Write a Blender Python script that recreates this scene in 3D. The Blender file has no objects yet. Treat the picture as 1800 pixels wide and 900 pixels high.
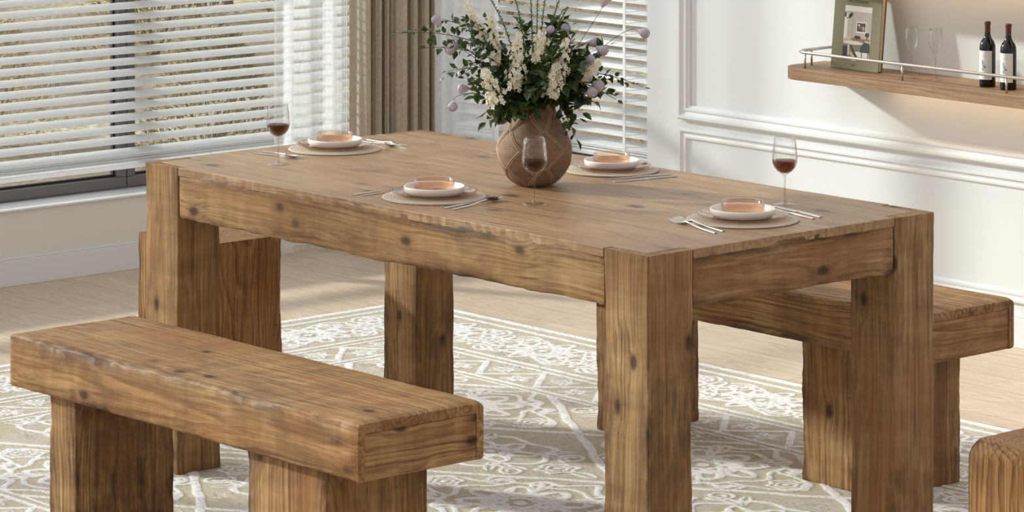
import bpy, bmesh, math, random
import numpy as np
from mathutils import Vector, Matrix, noise
PI = math.pi
R = math.radians
random.seed(7)
scene = bpy.context.scene
COL = scene.collection

# ------------------------------------------------------------------ camera
cam = bpy.data.cameras.new('camera')
camo = bpy.data.objects.new('camera', cam)
COL.objects.link(camo)
camo.location = (5.46374, -5.16822, 2.05385)
camo.rotation_euler = (PI / 2 - 0.01286, 0, 2.42191 - PI / 2)
cam.sensor_width = 36
cam.lens = 6325.8 * 36 / 1800
cam.shift_y = -(450 + 555.065) / 1800
cam.clip_end = 200
scene.camera = camo
# ------------------------------------------------------------------ light
scene.view_settings.view_transform = 'Standard'
scene.view_settings.look = 'None'
scene.view_settings.exposure = 0.0
scene.view_settings.gamma = 1.0
scene.view_settings.use_curve_mapping = False
world = bpy.data.worlds.new('world')
scene.world = world
world.use_nodes = True
wb = world.node_tree.nodes['Background']
wb.inputs['Color'].default_value = (0.985, 0.99, 1.0, 1)
SUN = Vector((.467, .205, -.182)).normalized()
# bright hazy sky, brightest round the sun
_wt = world.node_tree
_tc = _wt.nodes.new('ShaderNodeTexCoord')
_vm = _wt.nodes.new('ShaderNodeVectorMath'); _vm.operation = 'DOT_PRODUCT'
_vm.inputs[1].default_value = tuple(-SUN)
_wt.links.new(_tc.outputs['Generated'], _vm.inputs[0])
_m1 = _wt.nodes.new('ShaderNodeMath'); _m1.operation = 'MAXIMUM'; _m1.inputs[1].default_value = 0
_m2 = _wt.nodes.new('ShaderNodeMath'); _m2.operation = 'POWER'; _m2.inputs[1].default_value = 2.5
_m3 = _wt.nodes.new('ShaderNodeMath'); _m3.operation = 'MULTIPLY_ADD'; _m3.inputs[1].default_value = 1.7; _m3.inputs[2].default_value = 0.60
_wt.links.new(_vm.outputs['Value'], _m1.inputs[0]); _wt.links.new(_m1.outputs[0], _m2.inputs[0])
_wt.links.new(_m2.outputs[0], _m3.inputs[0]); _wt.links.new(_m3.outputs[0], wb.inputs['Strength'])
sl = bpy.data.lights.new('sun', 'SUN')
sl.energy = 5.3
sl.angle = R(2.4)
sl.color = (1.0, 0.975, 0.945)
so = bpy.data.objects.new('sun', sl)
so.rotation_euler = SUN.to_track_quat('-Z', 'Y').to_euler()
so.location = (-6, -2, 4)
COL.objects.link(so)

# ------------------------------------------------------------------ material helpers
def lin(c):
    return tuple(((v / 255) / 12.92 if v / 255 <= .04045 else ((v / 255 + .055) / 1.055) ** 2.4) for v in c) + (1,)

class NT:
    def __init__(s, name):
        s.m = bpy.data.materials.new(name)
        s.m.use_nodes = True
        s.t = s.m.node_tree
        s.b = s.t.nodes['Principled BSDF']
        s.out = s.t.nodes['Material Output']
    def n(s, typ, **kw):
        nd = s.t.nodes.new(typ)
        for k, v in kw.items():
            if k.startswith('i_'):
                nd.inputs[k[2:].replace('_', ' ')].default_value = v
            else:
                setattr(nd, k, v)
        return nd
    def l(s, a, b):
        s.t.links.new(a, b)
    def math(s, op, a, b=None, c=None, clamp=False):
        nd = s.n('ShaderNodeMath', operation=op)
        nd.use_clamp = clamp
        for i, v in enumerate((a, b, c)):
            if v is None: continue
            if isinstance(v, (int, float)): nd.inputs[i].default_value = v
            else: s.l(v, nd.inputs[i])
        return nd.outputs[0]
    def mapping(s, vec, scale, loc=(0, 0, 0)):
        nd = s.n('ShaderNodeMapping')
        nd.inputs['Scale'].default_value = scale
        nd.inputs['Location'].default_value = loc
        s.l(vec, nd.inputs['Vector'])
        return nd.outputs[0]
    def noise(s, vec, scale=1, detail=3, rough=.5, dist=0):
        nd = s.n('ShaderNodeTexNoise')
        nd.inputs['Scale'].default_value = scale
        nd.inputs['Detail'].default_value = detail
        nd.inputs['Roughness'].default_value = rough
        nd.inputs['Distortion'].default_value = dist
        s.l(vec, nd.inputs['Vector'])
        return nd.outputs[0]
    def ramp(s, fac, stops, interp='LINEAR'):
        nd = s.n('ShaderNodeValToRGB')
        nd.color_ramp.interpolation = interp
        els = nd.color_ramp.elements
        while len(els) < len(stops): els.new(.5)
        for e, (p, c) in zip(els, stops):
            e.position = p
            e.color = c if len(c) == 4 else tuple(c) + (1,)
        s.l(fac, nd.inputs[0])
        return nd.outputs[0]
    def mix(s, fac, a, b, mode='MIX'):
        nd = s.n('ShaderNodeMix', data_type='RGBA', blend_type=mode)
        if isinstance(fac, (int, float)): nd.inputs[0].default_value = fac
        else: s.l(fac, nd.inputs[0])
        for i, v in ((6, a), (7, b)):
            if isinstance(v, tuple): nd.inputs[i].default_value = v
            else: s.l(v, nd.inputs[i])
        return nd.outputs[2]
    def bump(s, h, strength=.3, dist=.002):
        nd = s.n('ShaderNodeBump')
        nd.inputs['Strength'].default_value = strength
        nd.inputs['Distance'].default_value = dist
        s.l(h, nd.inputs['Height'])
        s.l(nd.outputs[0], s.b.inputs['Normal'])
    def obj_coord(s, rnd=True):
        tc = s.n('ShaderNodeTexCoord').outputs['Object']
        if not rnd: return tc
        oi = s.n('ShaderNodeObjectInfo').outputs['Random']
        cx = s.n('ShaderNodeCombineXYZ')
        s.l(s.math('MULTIPLY', oi, 17.3), cx.inputs[0])
        s.l(s.math('MULTIPLY', oi, 5.7), cx.inputs[1])
        s.l(s.math('MULTIPLY', oi, 9.1), cx.inputs[2])
        va = s.n('ShaderNodeVectorMath', operation='ADD')
        s.l(tc, va.inputs[0]); s.l(cx.outputs[0], va.inputs[1])
        return va.outputs[0]

def plain(name, rgb, rough=.6, metal=0, spec=.5, bump=None, var=0.0):
    t = NT(name)
    c = lin(rgb)
    t.b.inputs['Base Color'].default_value = c
    t.b.inputs['Roughness'].default_value = rough
    t.b.inputs['Metallic'].default_value = metal
    t.b.inputs['Specular IOR Level'].default_value = spec
    oc = t.obj_coord(False)
    if var:
        n = t.noise(oc, 14, 4)
        t.l(t.mix(n, tuple(v * (1 - var) for v in c[:3]) + (1,), tuple(min(1, v * (1 + var)) for v in c[:3]) + (1,)), t.b.inputs['Base Color'])
    if bump:
        t.bump(t.noise(oc, bump[0], 4), bump[1], bump[2])
    return t.m

def wood(name, dark, mid, light, lines=.5, knots=True, rings=False, rough=.55, stain=.6, knot_scale=1.0, side=1.0):
    t = NT(name)
    oc = t.obj_coord(True)
    tc = t.obj_coord(False)
    warp = t.math('SUBTRACT', t.noise(t.mapping(oc, (1.4, 4.5, 4.5)), 1, 2, .5), .5)
    if knots:
        v = t.n('ShaderNodeTexVoronoi')
        v.inputs['Scale'].default_value = 1
        t.l(t.mapping(oc, (6.5 * knot_scale, 10.5 * knot_scale, 10.5 * knot_scale)), v.inputs['Vector'])
        nz = t.math('MULTIPLY', t.math('SUBTRACT', t.noise(oc, 40, 2), .5), .06)
        kd = t.math('ADD', v.outputs['Distance'], nz)
        pull = t.math('MULTIPLY', t.math('SUBTRACT', .40, kd, clamp=True), .30)
        warp = t.math('ADD', warp, pull)
        kn = t.math('MULTIPLY', t.math('SUBTRACT', .150, kd, clamp=True), 12, clamp=True)
        halo = t.math('MULTIPLY', t.math('SUBTRACT', .30, kd, clamp=True), 3.0, clamp=True)
    wy = t.n('ShaderNodeCombineXYZ')
    t.l(t.math('MULTIPLY', warp, .055), wy.inputs[1]); t.l(t.math('MULTIPLY', warp, .07), wy.inputs[2])
    va = t.n('ShaderNodeVectorMath', operation='ADD'); t.l(oc, va.inputs[0]); t.l(wy.outputs[0], va.inputs[1])
    wc = va.outputs[0]
    if rings:
        sp = t.n('ShaderNodeSeparateXYZ'); t.l(tc, sp.inputs[0])
        ay = t.math('ADD', sp.outputs[1], .02); az = t.math('ADD', sp.outputs[2], .03)
        rr = t.math('SQRT', t.math('ADD', t.math('MULTIPLY', ay, ay), t.math('MULTIPLY', az, az)))
        fld = t.math('ADD', t.math('MULTIPLY', rr, 120), t.math('MULTIPLY', t.noise(t.mapping(oc, (1.8, 7, 7)), 1, 2), 9.0))
    else:
        fld = t.math('MULTIPLY', t.noise(t.mapping(wc, (.35, 11, 11)), 1, 1, .4), 15)
    fr = t.math('FRACT', fld)
    saw = t.ramp(fr, [(0, (0, 0, 0)), (.5, (.25, .25, .25)), (.88, (1, 1, 1)), (1, (.1, .1, .1))])
    fib = t.noise(t.mapping(wc, (3.5, 240, 240)), 1, 4, .7)
    fib2 = t.noise(t.mapping(wc, (2.2, 95, 95)), 1, 4, .7)
    cross = t.noise(t.mapping(oc, (20, 4, 4)), 1, 3, .6)
    g = t.math('ADD', t.math('MULTIPLY', saw, lines * .34), t.math('MULTIPLY', fib, .65))
    g = t.math('ADD', g, t.math('MULTIPLY', fib2, .75))
    thin = t.ramp(t.noise(t.mapping(wc, (.9, 150, 150), (4, 2, 9)), 1, 2, .5), [(.50, (0, 0, 0)), (.60, (1, 1, 1)), (.63, (1, 1, 1)), (.70, (.2, .2, .2))])
    g = t.math('ADD', g, t.math('MULTIPLY', t.math('SUBTRACT', thin, .35), .15))
    g = t.math('ADD', g, t.math('MULTIPLY', cross, .45 * side))
    g = t.math('SUBTRACT', g, .30 + .225 * side + .14 * lines)
    col = t.ramp(g, [(0.10, lin(light)), (.45, lin(mid)), (.82, lin(dark))])
    warm = tuple(min(255, v * f) for v, f in zip(mid, (1.0, .88, .76)))
    col = t.mix(t.ramp(t.noise(t.mapping(oc, (1.9, 4, 4)), 1.3, 4, .65), [(.45, (0, 0, 0)), (.68, (stain, stain, stain))]), col, lin(warm))
    b2 = t.noise(t.mapping(oc, (3.6, 7, 7), (3, 1, 7)), 1.6, 4, .7)
    brown = tuple(v * .55 + w * .45 for v, w in zip(mid, dark))
    col = t.mix(t.ramp(b2, [(.50, (0, 0, 0)), (.70, (stain * 1.1, stain * 1.1, stain * 1.1))]), col, lin(brown))
    if knots:
        col = t.mix(t.math('MULTIPLY', halo, .45), col, lin(tuple(v * 1.0 for v in dark)))
        col = t.mix(t.math('MULTIPLY', kn, .75), col, lin(tuple(v * .5 for v in dark)))
    wa = t.n('ShaderNodeAttribute', attribute_name='edge_amt').outputs['Fac']
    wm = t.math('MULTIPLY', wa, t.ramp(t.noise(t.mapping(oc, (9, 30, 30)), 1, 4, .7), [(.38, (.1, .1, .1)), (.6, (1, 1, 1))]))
    col = t.mix(t.math('MULTIPLY', wm, .75, clamp=True), col, lin(tuple(v * .62 for v in dark)))  # darkens the wood in patches along its edges
    t.l(col, t.b.inputs['Base Color'])
    t.b.inputs['Roughness'].default_value = rough
    t.b.inputs['Specular IOR Level'].default_value = .15 if rough > .5 else .45
    saws = t.noise(t.mapping(oc, (210, 9, 9)), 1, 2, .5)
    h = t.math('ADD', t.math('MULTIPLY', fib, -.8), t.math('MULTIPLY', saws, .6 * side))
    t.bump(h, .5, .0014)
    return t.m

def thin_glass(name, tint, refl=.6, rough=.02, ex=3.4):
    """transparent sheet with fresnel reflection: lets light through"""
    t = NT(name)
    t.t.nodes.remove(t.b)
    tr = t.n('ShaderNodeBsdfTransparent'); tr.inputs[0].default_value = lin(tint)
    gl = t.n('ShaderNodeBsdfGlossy'); gl.inputs['Roughness'].default_value = rough
    lw = t.n('ShaderNodeLayerWeight'); lw.inputs['Blend'].default_value = .5
    f = t.math('MULTIPLY_ADD', t.math('POWER', lw.outputs['Facing'], ex), refl * .85, .02, clamp=True)
    mx = t.n('ShaderNodeMixShader')
    t.l(f, mx.inputs[0]); t.l(tr.outputs[0], mx.inputs[1]); t.l(gl.outputs[0], mx.inputs[2])
    t.l(mx.outputs[0], t.out.inputs['Surface'])
    return t.m

def cloth(name, rgb, rgb2, fine, trans=0.0, alpha=1.0, bumpd=.0006, var=.5):
    t = NT(name)
    oc = t.obj_coord(False)
    a = t.noise(t.mapping(oc, (fine * .35, fine * .35, fine)), 1, 3, .7)
    b = t.noise(t.mapping(oc, (fine, fine, fine * .2)), 1, 3, .7)
    f = t.math('MULTIPLY', t.math('ADD', a, b), .5)
    f = t.ramp(f, [(.38, (0, 0, 0)), (.62, (1, 1, 1))])
    c = t.mix(f, lin(rgb), lin(rgb2))
    t.l(c, t.b.inputs['Base Color'])
    t.b.inputs['Roughness'].default_value = .9
    t.b.inputs['Specular IOR Level'].default_value = .1
    t.bump(f, .5, bumpd)
    sh = t.b.outputs[0]
    if trans:
        tl = t.n('ShaderNodeBsdfTranslucent'); t.l(c, tl.inputs[0])
        mx = t.n('ShaderNodeMixShader'); mx.inputs[0].default_value = trans
        t.l(sh, mx.inputs[1]); t.l(tl.outputs[0], mx.inputs[2]); sh = mx.outputs[0]
    if alpha < 1:
        tp = t.n('ShaderNodeBsdfTransparent')
        mx = t.n('ShaderNodeMixShader')
        ff = t.math('ADD', alpha - var * .25, t.math('MULTIPLY', f, var * .5), clamp=True)
        t.l(ff, mx.inputs[0]); t.l(tp.outputs[0], mx.inputs[1]); t.l(sh, mx.inputs[2]); sh = mx.outputs[0]
    t.l(sh, t.out.inputs['Surface'])
    return t.m

M = {}
M['paint'] = plain('white_paint', (221, 221, 221), .6, bump=(60, .05, .0006))
M['paint_window'] = plain('warm_white_paint', (226, 221, 213), .65, bump=(60, .05, .0006))
M['trimw'] = plain('white_trim_paint', (225, 225, 225), .45)
M['slat'] = None
M['frame'] = plain('grey_window_metal', (112, 106, 106), .45, .2)
M['gasket'] = plain('black_gasket', (34, 30, 30), .6)
M['steel'] = plain('satin_steel', (205, 198, 192), .28, 1.0)
M['cutlery'] = plain('brushed_cutlery', (196, 190, 184), .22, 1.0)
M['ceramic'] = plain('white_ceramic', (238, 228, 220), .35)
M['black'] = plain('black_glass_bottle', (14, 12, 12), .08)
M['capsule'] = plain('copper_capsule', (88, 54, 40), .4, .3)
M['label'] = plain('paper_label', (232, 228, 224), .8, var=.03)
M['ink'] = plain('ink', (54, 52, 54), .8)
M['inkg'] = plain('pale_ink', (168, 166, 166), .8)
M['coverg'] = plain('olive_cover', (128, 120, 88), .6, var=.05)
M['pages'] = plain('cream_pages', (216, 196, 168), .8, var=.05)
M['dark'] = plain('dark_gap', (28, 22, 18), .9)
M['table'] = wood('reclaimed_pine', (76, 52, 33), (137, 105, 71), (178, 145, 103), lines=.5)
M['tabletop'] = wood('table_top_pine', (94, 66, 44), (147, 114, 80), (182, 150, 112), lines=.4, rough=.42, side=.2, stain=.5, knot_scale=.7)
M['bench'] = wood('bench_pine', (72, 46, 28), (136, 101, 66), (182, 145, 99), lines=.7)
M['stool'] = wood('dark_wood_block', (60, 38, 22), (134, 94, 56), (178, 138, 88), lines=.8, rings=True, side=.4)
M['shelf'] = wood('shelf_walnut', (104, 80, 60), (146, 118, 90), (176, 148, 118), lines=.3, knots=False, side=.5, stain=.2)
M['glass'] = thin_glass('clear_glass', (253, 253, 253), .9, ex=2.2)
M['glassf'] = thin_glass('clear_glass_rim', (242, 241, 239), .95, ex=2.2)
M['amber'] = thin_glass('amber_glass', (250, 237, 225), .9, ex=2.4)
M['amber2'] = thin_glass('smoky_pink_glass', (240, 226, 215), .8, ex=2.8)
M['pane'] = thin_glass('window_glass', (244, 248, 246), .25)
M['wine'] = None
t = NT('red_wine'); t.b.inputs['Base Color'].default_value = lin((44, 17, 10)); t.b.inputs['Roughness'].default_value = .05
tr = t.n('ShaderNodeBsdfTransparent'); tr.inputs[0].default_value = lin((200, 120, 76))
mx = t.n('ShaderNodeMixShader'); lw = t.n('ShaderNodeLayerWeight'); lw.inputs['Blend'].default_value = .5
t.l(t.math('MULTIPLY_ADD', t.noise(t.obj_coord(False), 60, 2), .25, .28), mx.inputs[0])
t.l(tr.outputs[0], mx.inputs[1]); t.l(t.b.outputs[0], mx.inputs[2]); t.l(mx.outputs[0], t.out.inputs['Surface'])
M['wine'] = t.m
M['linen'] = cloth('beige_linen', (178, 165, 143), (220, 208, 187), 420, trans=.25)
M['sheer'] = cloth('white_sheer', (244, 244, 245), (250, 250, 250), 160, trans=.5, alpha=.42, var=.25)
M['sheer_fold'] = cloth('white_sheer_edge', (248, 248, 249), (252, 252, 252), 160, trans=.5, alpha=.82, var=.2)

def leafmat(name, a, b, rough=.4, trans=.25):
    t = NT(name)
    n = t.noise(t.obj_coord(False), 55, 2)
    c = t.ramp(n, [(.35, lin(a)), (.65, lin(b))])
    t.l(c, t.b.inputs['Base Color']); t.b.inputs['Roughness'].default_value = rough
    tl = t.n('ShaderNodeBsdfTranslucent'); t.l(c, tl.inputs[0])
    mx = t.n('ShaderNodeMixShader'); mx.inputs[0].default_value = trans
    t.l(t.b.outputs[0], mx.inputs[1]); t.l(tl.outputs[0], mx.inputs[2]); t.l(mx.outputs[0], t.out.inputs['Surface'])
    return t.m
M['slat'] = leafmat('white_slat', (248, 248, 249), (253, 253, 253), .45, .45)
M['leaf'] = leafmat('dark_leaf', (30, 50, 24), (78, 100, 46))
M['leafl'] = leafmat('fresh_leaf', (66, 92, 42), (118, 138, 74))
M['stem'] = plain('brown_stem', (62, 46, 32), .6)
M['twig'] = plain('pale_twig', (150, 128, 98), .8)
M['stemg'] = plain('green_stem', (70, 84, 44), .6)
M['petal'] = leafmat('cream_petal', (244, 234, 200), (252, 249, 236), .6, .3)
M['eye'] = plain('flower_eye', (110, 98, 58), .7)
M['pod'] = leafmat('lavender_pod', (212, 202, 208), (230, 222, 226), .55, .35)
M['podd'] = plain('pod_line', (84, 66, 92), .6)
M['drygrass'] = leafmat('dry_leaf', (176, 158, 122), (226, 212, 180), .7, .45)
M['drygreen'] = leafmat('olive_leaf', (132, 118, 86), (190, 174, 134), .7, .45)

# floor
t = NT('oak_plank_floor')
oc = t.obj_coord(False)
br = t.n('ShaderNodeTexBrick')
br.offset = .37; br.offset_frequency = 2; br.squash = 1
for k, v in (('Scale', 1), ('Mortar Size', .0011), ('Mortar Smooth', .1), ('Bias', 0), ('Brick Width', 1.1), ('Row Height', .135)):
    br.inputs[k].default_value = v
br.inputs['Color1'].default_value = (0, 0, 0, 1); br.inputs['Color2'].default_value = (1, 1, 1, 1)
br.inputs['Mortar'].default_value = (.5, .5, .5, 1)
t.l(oc, br.inputs['Vector'])
shift = t.math('MULTIPLY', br.outputs['Color'], 7.7)
cx = t.n('ShaderNodeCombineXYZ'); t.l(shift, cx.inputs[0]); t.l(shift, cx.inputs[1])
va = t.n('ShaderNodeVectorMath', operation='ADD'); t.l(oc, va.inputs[0]); t.l(cx.outputs[0], va.inputs[1])
w1 = t.noise(t.mapping(va.outputs[0], (1.2, 9, 1)), 1, 2, .5, .4)
fr = t.ramp(t.math('FRACT', t.math('MULTIPLY', w1, 16)), [(0, (0, 0, 0)), (.8, (1, 1, 1)), (1, (0, 0, 0))])
f2 = t.noise(t.mapping(va.outputs[0], (4, 120, 1)), 1, 4, .6)
g = t.math('ADD', t.math('MULTIPLY', fr, .22), t.math('MULTIPLY', f2, .8))
c = t.ramp(g, [(.2, lin((230, 212, 192))), (.5, lin((214, 193, 170))), (.85, lin((182, 158, 134)))])
c = t.mix(t.math('MULTIPLY', br.outputs['Color'], .34), c, lin((190, 168, 144)))
c = t.mix(t.math('MULTIPLY', br.outputs['Fac'], .6), c, lin((110, 92, 74)))
t.l(c, t.b.inputs['Base Color']); t.b.inputs['Roughness'].default_value = .5
t.b.inputs['Specular IOR Level'].default_value = .3
M['floor'] = t.m
# rug
t = NT('woven_rug')
oc = t.obj_coord(False)
at = t.n('ShaderNodeAttribute', attribute_name='pile')
rot = t.n('ShaderNodeMapping'); rot.inputs['Rotation'].default_value = (0, 0, R(12)); t.l(oc, rot.inputs['Vector'])
wv = t.noise(t.mapping(rot.outputs[0], (55, 210, 60)), 1, 4, .8)
wv2 = t.noise(oc, 330, 2, .7)
edge = t.math('ADD', at.outputs['Fac'], t.math('MULTIPLY', t.math('SUBTRACT', wv2, .5), .75))
mask = t.ramp(edge, [(.38, (0, 0, 0)), (.58, (1, 1, 1))])
patch = t.noise(oc, 5, 2, .6)
olive = t.ramp(t.math('ADD', t.math('MULTIPLY', patch, .55), t.math('MULTIPLY', wv, .5)), [(.34, lin((168, 156, 140))), (.5, lin((212, 203, 190))), (.58, lin((196, 185, 156))), (.68, lin((222, 215, 204)))])
spk = t.ramp(wv, [(.38, (0, 0, 0)), (.50, (1, 1, 1))])
white = t.mix(spk, lin((196, 190, 184)), lin((246, 243, 241)))
olive = t.mix(t.ramp(wv, [(.36, (.6, .6, .6)), (.48, (0, 0, 0))]), olive, lin((120, 110, 92)))
t.l(t.mix(mask, olive, white), t.b.inputs['Base Color'])
t.b.inputs['Roughness'].default_value = .95; t.b.inputs['Specular IOR Level'].default_value = .05
t.bump(t.math('ADD', wv, t.math('MULTIPLY', mask, .8)), .6, .002)
M['rug'] = t.m
# ground outside
t = NT('dry_garden_ground')
oc = t.obj_coord(False)
a = t.noise(oc, .55, 3, .6); b = t.noise(oc, 26, 5, .75)
g = t.math('ADD', t.math('MULTIPLY', a, .9), t.math('MULTIPLY', t.math('SUBTRACT', b, .5), .9))
t.l(t.ramp(g, [(.22, lin((112, 92, 76))), (.46, lin((142, 122, 104))), (.58, lin((190, 172, 138))), (.70, lin((232, 224, 196)))]), t.b.inputs['Base Color'])
t.b.inputs['Roughness'].default_value = .95
M['ground'] = t.m
# placemat
t = NT('braided_mat')
oc = t.obj_coord(False)
wvn = t.n('ShaderNodeTexWave', wave_type='RINGS', rings_direction='SPHERICAL')
wvn.inputs['Scale'].default_value = 60; wvn.inputs['Distortion'].default_value = .6; wvn.inputs['Detail'].default_value = 1
t.l(t.mapping(oc, (1, 1, 0)), wvn.inputs['Vector'])
nn = t.noise(oc, 380, 3, .7)
f = t.math('ADD', t.math('MULTIPLY', wvn.outputs['Fac'], .45), t.math('MULTIPLY', nn, .62))
t.l(t.ramp(f, [(.1, lin((128, 108, 90))), (.5, lin((188, 170, 150))), (.9, lin((218, 204, 190)))]), t.b.inputs['Base Color'])
t.b.inputs['Roughness'].default_value = .9
t.bump(f, .8, .0015)
M['mat'] = t.m
# vase weave
t = NT('woven_vase')
at = t.n('ShaderNodeAttribute', attribute_name='ridge')
u = t.n('ShaderNodeAttribute', attribute_name='weave')
nn = t.noise(t.obj_coord(False), 120, 4, .7)
zz = t.noise(t.mapping(t.obj_coord(False), (4, 4, 40)), 1, 3, .6)
f = t.math('ADD', t.math('MULTIPLY', u.outputs['Fac'], .34), t.math('ADD', t.math('MULTIPLY', nn, .25), t.math('MULTIPLY', zz, .35)))
c = t.ramp(f, [(.22, lin((74, 52, 36))), (.46, lin((128, 98, 72))), (.72, lin((170, 138, 106)))])
c = t.mix(t.math('MULTIPLY', at.outputs['Fac'], .75), c, lin((198, 168, 138)))
t.l(c, t.b.inputs['Base Color']); t.b.inputs['Roughness'].default_value = .75
t.bump(t.math('ADD', u.outputs['Fac'], nn), .5, .001)
M['vase'] = t.m
def emis(name, rgb, s):
    t = NT(name)
    t.b.inputs['Base Color'].default_value = lin(rgb)
    t.b.inputs['Emission Color'].default_value = lin(rgb)
    t.b.inputs['Emission Strength'].default_value = s
    return t.m
M['led'] = emis('led_strip', (255, 205, 140), 1.2)

# ------------------------------------------------------------------ object helpers
def tag(o, label=None, cat=None, group=None, kind=None):
    if label: o['label'] = label
    if cat: o['category'] = cat
    if group: o['group'] = group
    if kind: o['kind'] = kind
    return o

def empty(name, loc, rz=0, label=None, cat=None, group=None):
    o = bpy.data.objects.new(name, None)
    COL.objects.link(o)
    o.location = loc
    o.rotation_euler = (0, 0, rz)
    o.empty_display_size = .05
    return tag(o, label, cat, group)

class MB:
    def __init__(s):
        s.v = []; s.f = []; s.mi = []
    def add(s, vs, fs, mi=0):
        b = len(s.v)
        s.v += [tuple(v) for v in vs]
        for f in fs:
            s.f.append(tuple(b + i for i in f)); s.mi.append(mi)
    def box(s, x0, x1, y0, y1, z0, z1, mi=0):
        vs = [(x, y, z) for z in (z0, z1) for y in (y0, y1) for x in (x0, x1)]
        s.add(vs, [(0, 2, 3, 1), (4, 5, 7, 6), (0, 1, 5, 4), (2, 6, 7, 3), (0, 4, 6, 2), (1, 3, 7, 5)], mi)
    def lathe(s, prof, n=48, c=(0, 0, 0), mi=0, closed=False):
        vs = []
        for r, z in prof:
            for k in range(n):
                a = 2 * PI * k / n
                vs.append((c[0] + r * math.cos(a), c[1] + r * math.sin(a), c[2] + z))
        fs = []
        m = len(prof)
        for i in range(m if closed else m - 1):
            j = (i + 1) % m
            for k in range(n):
                fs.append((i * n + k, i * n + (k + 1) % n, j * n + (k + 1) % n, j * n + k))
        s.add(vs, fs, mi)
    def disc(s, r, z, n=48, c=(0, 0, 0), mi=0, up=True):
        vs = [(c[0] + r * math.cos(2 * PI * k / n), c[1] + r * math.sin(2 * PI * k / n), c[2] + z) for k in range(n)]
        f = tuple(range(n))
        s.add(vs, [f if up else f[::-1]], mi)
    def tube(s, pts, rad, n=8, mi=0, cap=True):
        pts = [Vector(p) for p in pts]
        rads = rad if isinstance(rad, (list, tuple)) else [rad] * len(pts)
        vs = []; fs = []
        t0 = (pts[1] - pts[0]).normalized()
        a = Vector((0, 0, 1)) if abs(t0.z) < .9 else Vector((1, 0, 0))
        nrm = t0.cross(a).normalized()
        for i, p in enumerate(pts):
            t = (pts[min(i + 1, len(pts) - 1)] - pts[max(i - 1, 0)]).normalized()
            nrm = (nrm - t * nrm.dot(t)).normalized()
            bi = t.cross(nrm)
            for k in range(n):
                an = 2 * PI * k / n
                vs.append(p + (nrm * math.cos(an) + bi * math.sin(an)) * rads[i])
        for i in range(len(pts) - 1):
            for k in range(n):
                fs.append((i * n + k, i * n + (k + 1) % n, (i + 1) * n + (k + 1) % n, (i + 1) * n + k))
        if cap:
            fs.append(tuple(range(n))[::-1]); fs.append(tuple((len(pts) - 1) * n + k for k in range(n)))
        s.add(vs, fs, mi)
    def build(s, name, mats, parent=None, smooth=False, bevel=0, seg=2, auto=None, loc=None):
        me = bpy.data.meshes.new(name)
        me.from_pydata(s.v, [], s.f)
        if not isinstance(mats, (list, tuple)): mats = [mats]
        for m in mats: me.materials.append(m)
        if len(mats) > 1: me.polygons.foreach_set('material_index', s.mi)
        bm = bmesh.new(); bm.from_mesh(me)
        bmesh.ops.recalc_face_normals(bm, faces=bm.faces)
        bm.to_mesh(me); bm.free()
        if smooth or auto:
            me.polygons.foreach_set('use_smooth', [True] * len(me.polygons))
            if auto:
                me.set_sharp_from_angle(angle=R(auto))
        o = bpy.data.objects.new(name, me)
        COL.objects.link(o)
        if parent: o.parent = parent
        if loc: o.location = loc
        if bevel:
            md = o.modifiers.new('bevel', 'BEVEL'); md.width = bevel; md.segments = seg; md.limit_method = 'ANGLE'; md.angle_limit = R(40)
        return o

def box_obj(name, a, b, m, parent=None, bevel=0):
    mb = MB(); mb.box(a[0], b[0], a[1], b[1], a[2], b[2])
    return mb.build(name, m, parent, bevel=bevel)

def structure(o):
    o['kind'] = 'structure'
    return o

def copy_tree(o, parent=None):
    c = o.copy(); COL.objects.link(c)
    if parent: c.parent = parent
    for ch in list(o.children):
        copy_tree(ch, c)
    return c

def n3(x, y, z):
    return noise.noise(Vector((x, y, z)))

def rrect(w, h, r, ns=10, nc=5):
    """rounded rectangle loop (y,z) centred; r = 4 radii (yneg zneg, ypos zneg, ypos zpos, yneg zpos)"""
    pts = []
    cs = [(-w / 2, -h / 2, r[0], PI), (w / 2, -h / 2, r[1], 1.5 * PI), (w / 2, h / 2, r[2], 0), (-w / 2, h / 2, r[3], .5 * PI)]
    for i, (cx_, cy_, rr, a0) in enumerate(cs):
        sx = 1 if cx_ < 0 else -1; sy = 1 if cy_ < 0 else -1
        ox, oy = cx_ + sx * rr, cy_ + sy * rr
        for k in range(nc + 1):
            a = a0 + (PI / 2) * k / nc
            pts.append((ox + rr * math.cos(a), oy + rr * math.sin(a), i))
    out = []
    for i in range(len(pts)):
        p, q = pts[i], pts[(i + 1) % len(pts)]
        out.append((p[0], p[1]))
        d = math.hypot(q[0] - p[0], q[1] - p[1])
        if d > max(w, h) / ns:
            k = int(d / (max(w, h) / ns))
            for j in range(1, k):
                out.append((p[0] + (q[0] - p[0]) * j / k, p[1] + (q[1] - p[1]) * j / k))
    return out

def edge_dark(y, z, w, h, x, seed):  # darker bands below the top edge and along the bottom edge
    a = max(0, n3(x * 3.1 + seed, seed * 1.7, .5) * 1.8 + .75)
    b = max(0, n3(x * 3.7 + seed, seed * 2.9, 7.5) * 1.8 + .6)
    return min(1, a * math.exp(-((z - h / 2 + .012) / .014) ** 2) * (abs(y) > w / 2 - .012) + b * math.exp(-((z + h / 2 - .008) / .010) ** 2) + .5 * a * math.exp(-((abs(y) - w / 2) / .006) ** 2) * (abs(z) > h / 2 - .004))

def set_edge_dark(o, wr):
    at = o.data.attributes.new('edge_amt', 'FLOAT', 'POINT')
    at.data.foreach_set('value', np.array(wr + [0.0] * (len(o.data.vertices) - len(wr)), np.float32))

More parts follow.
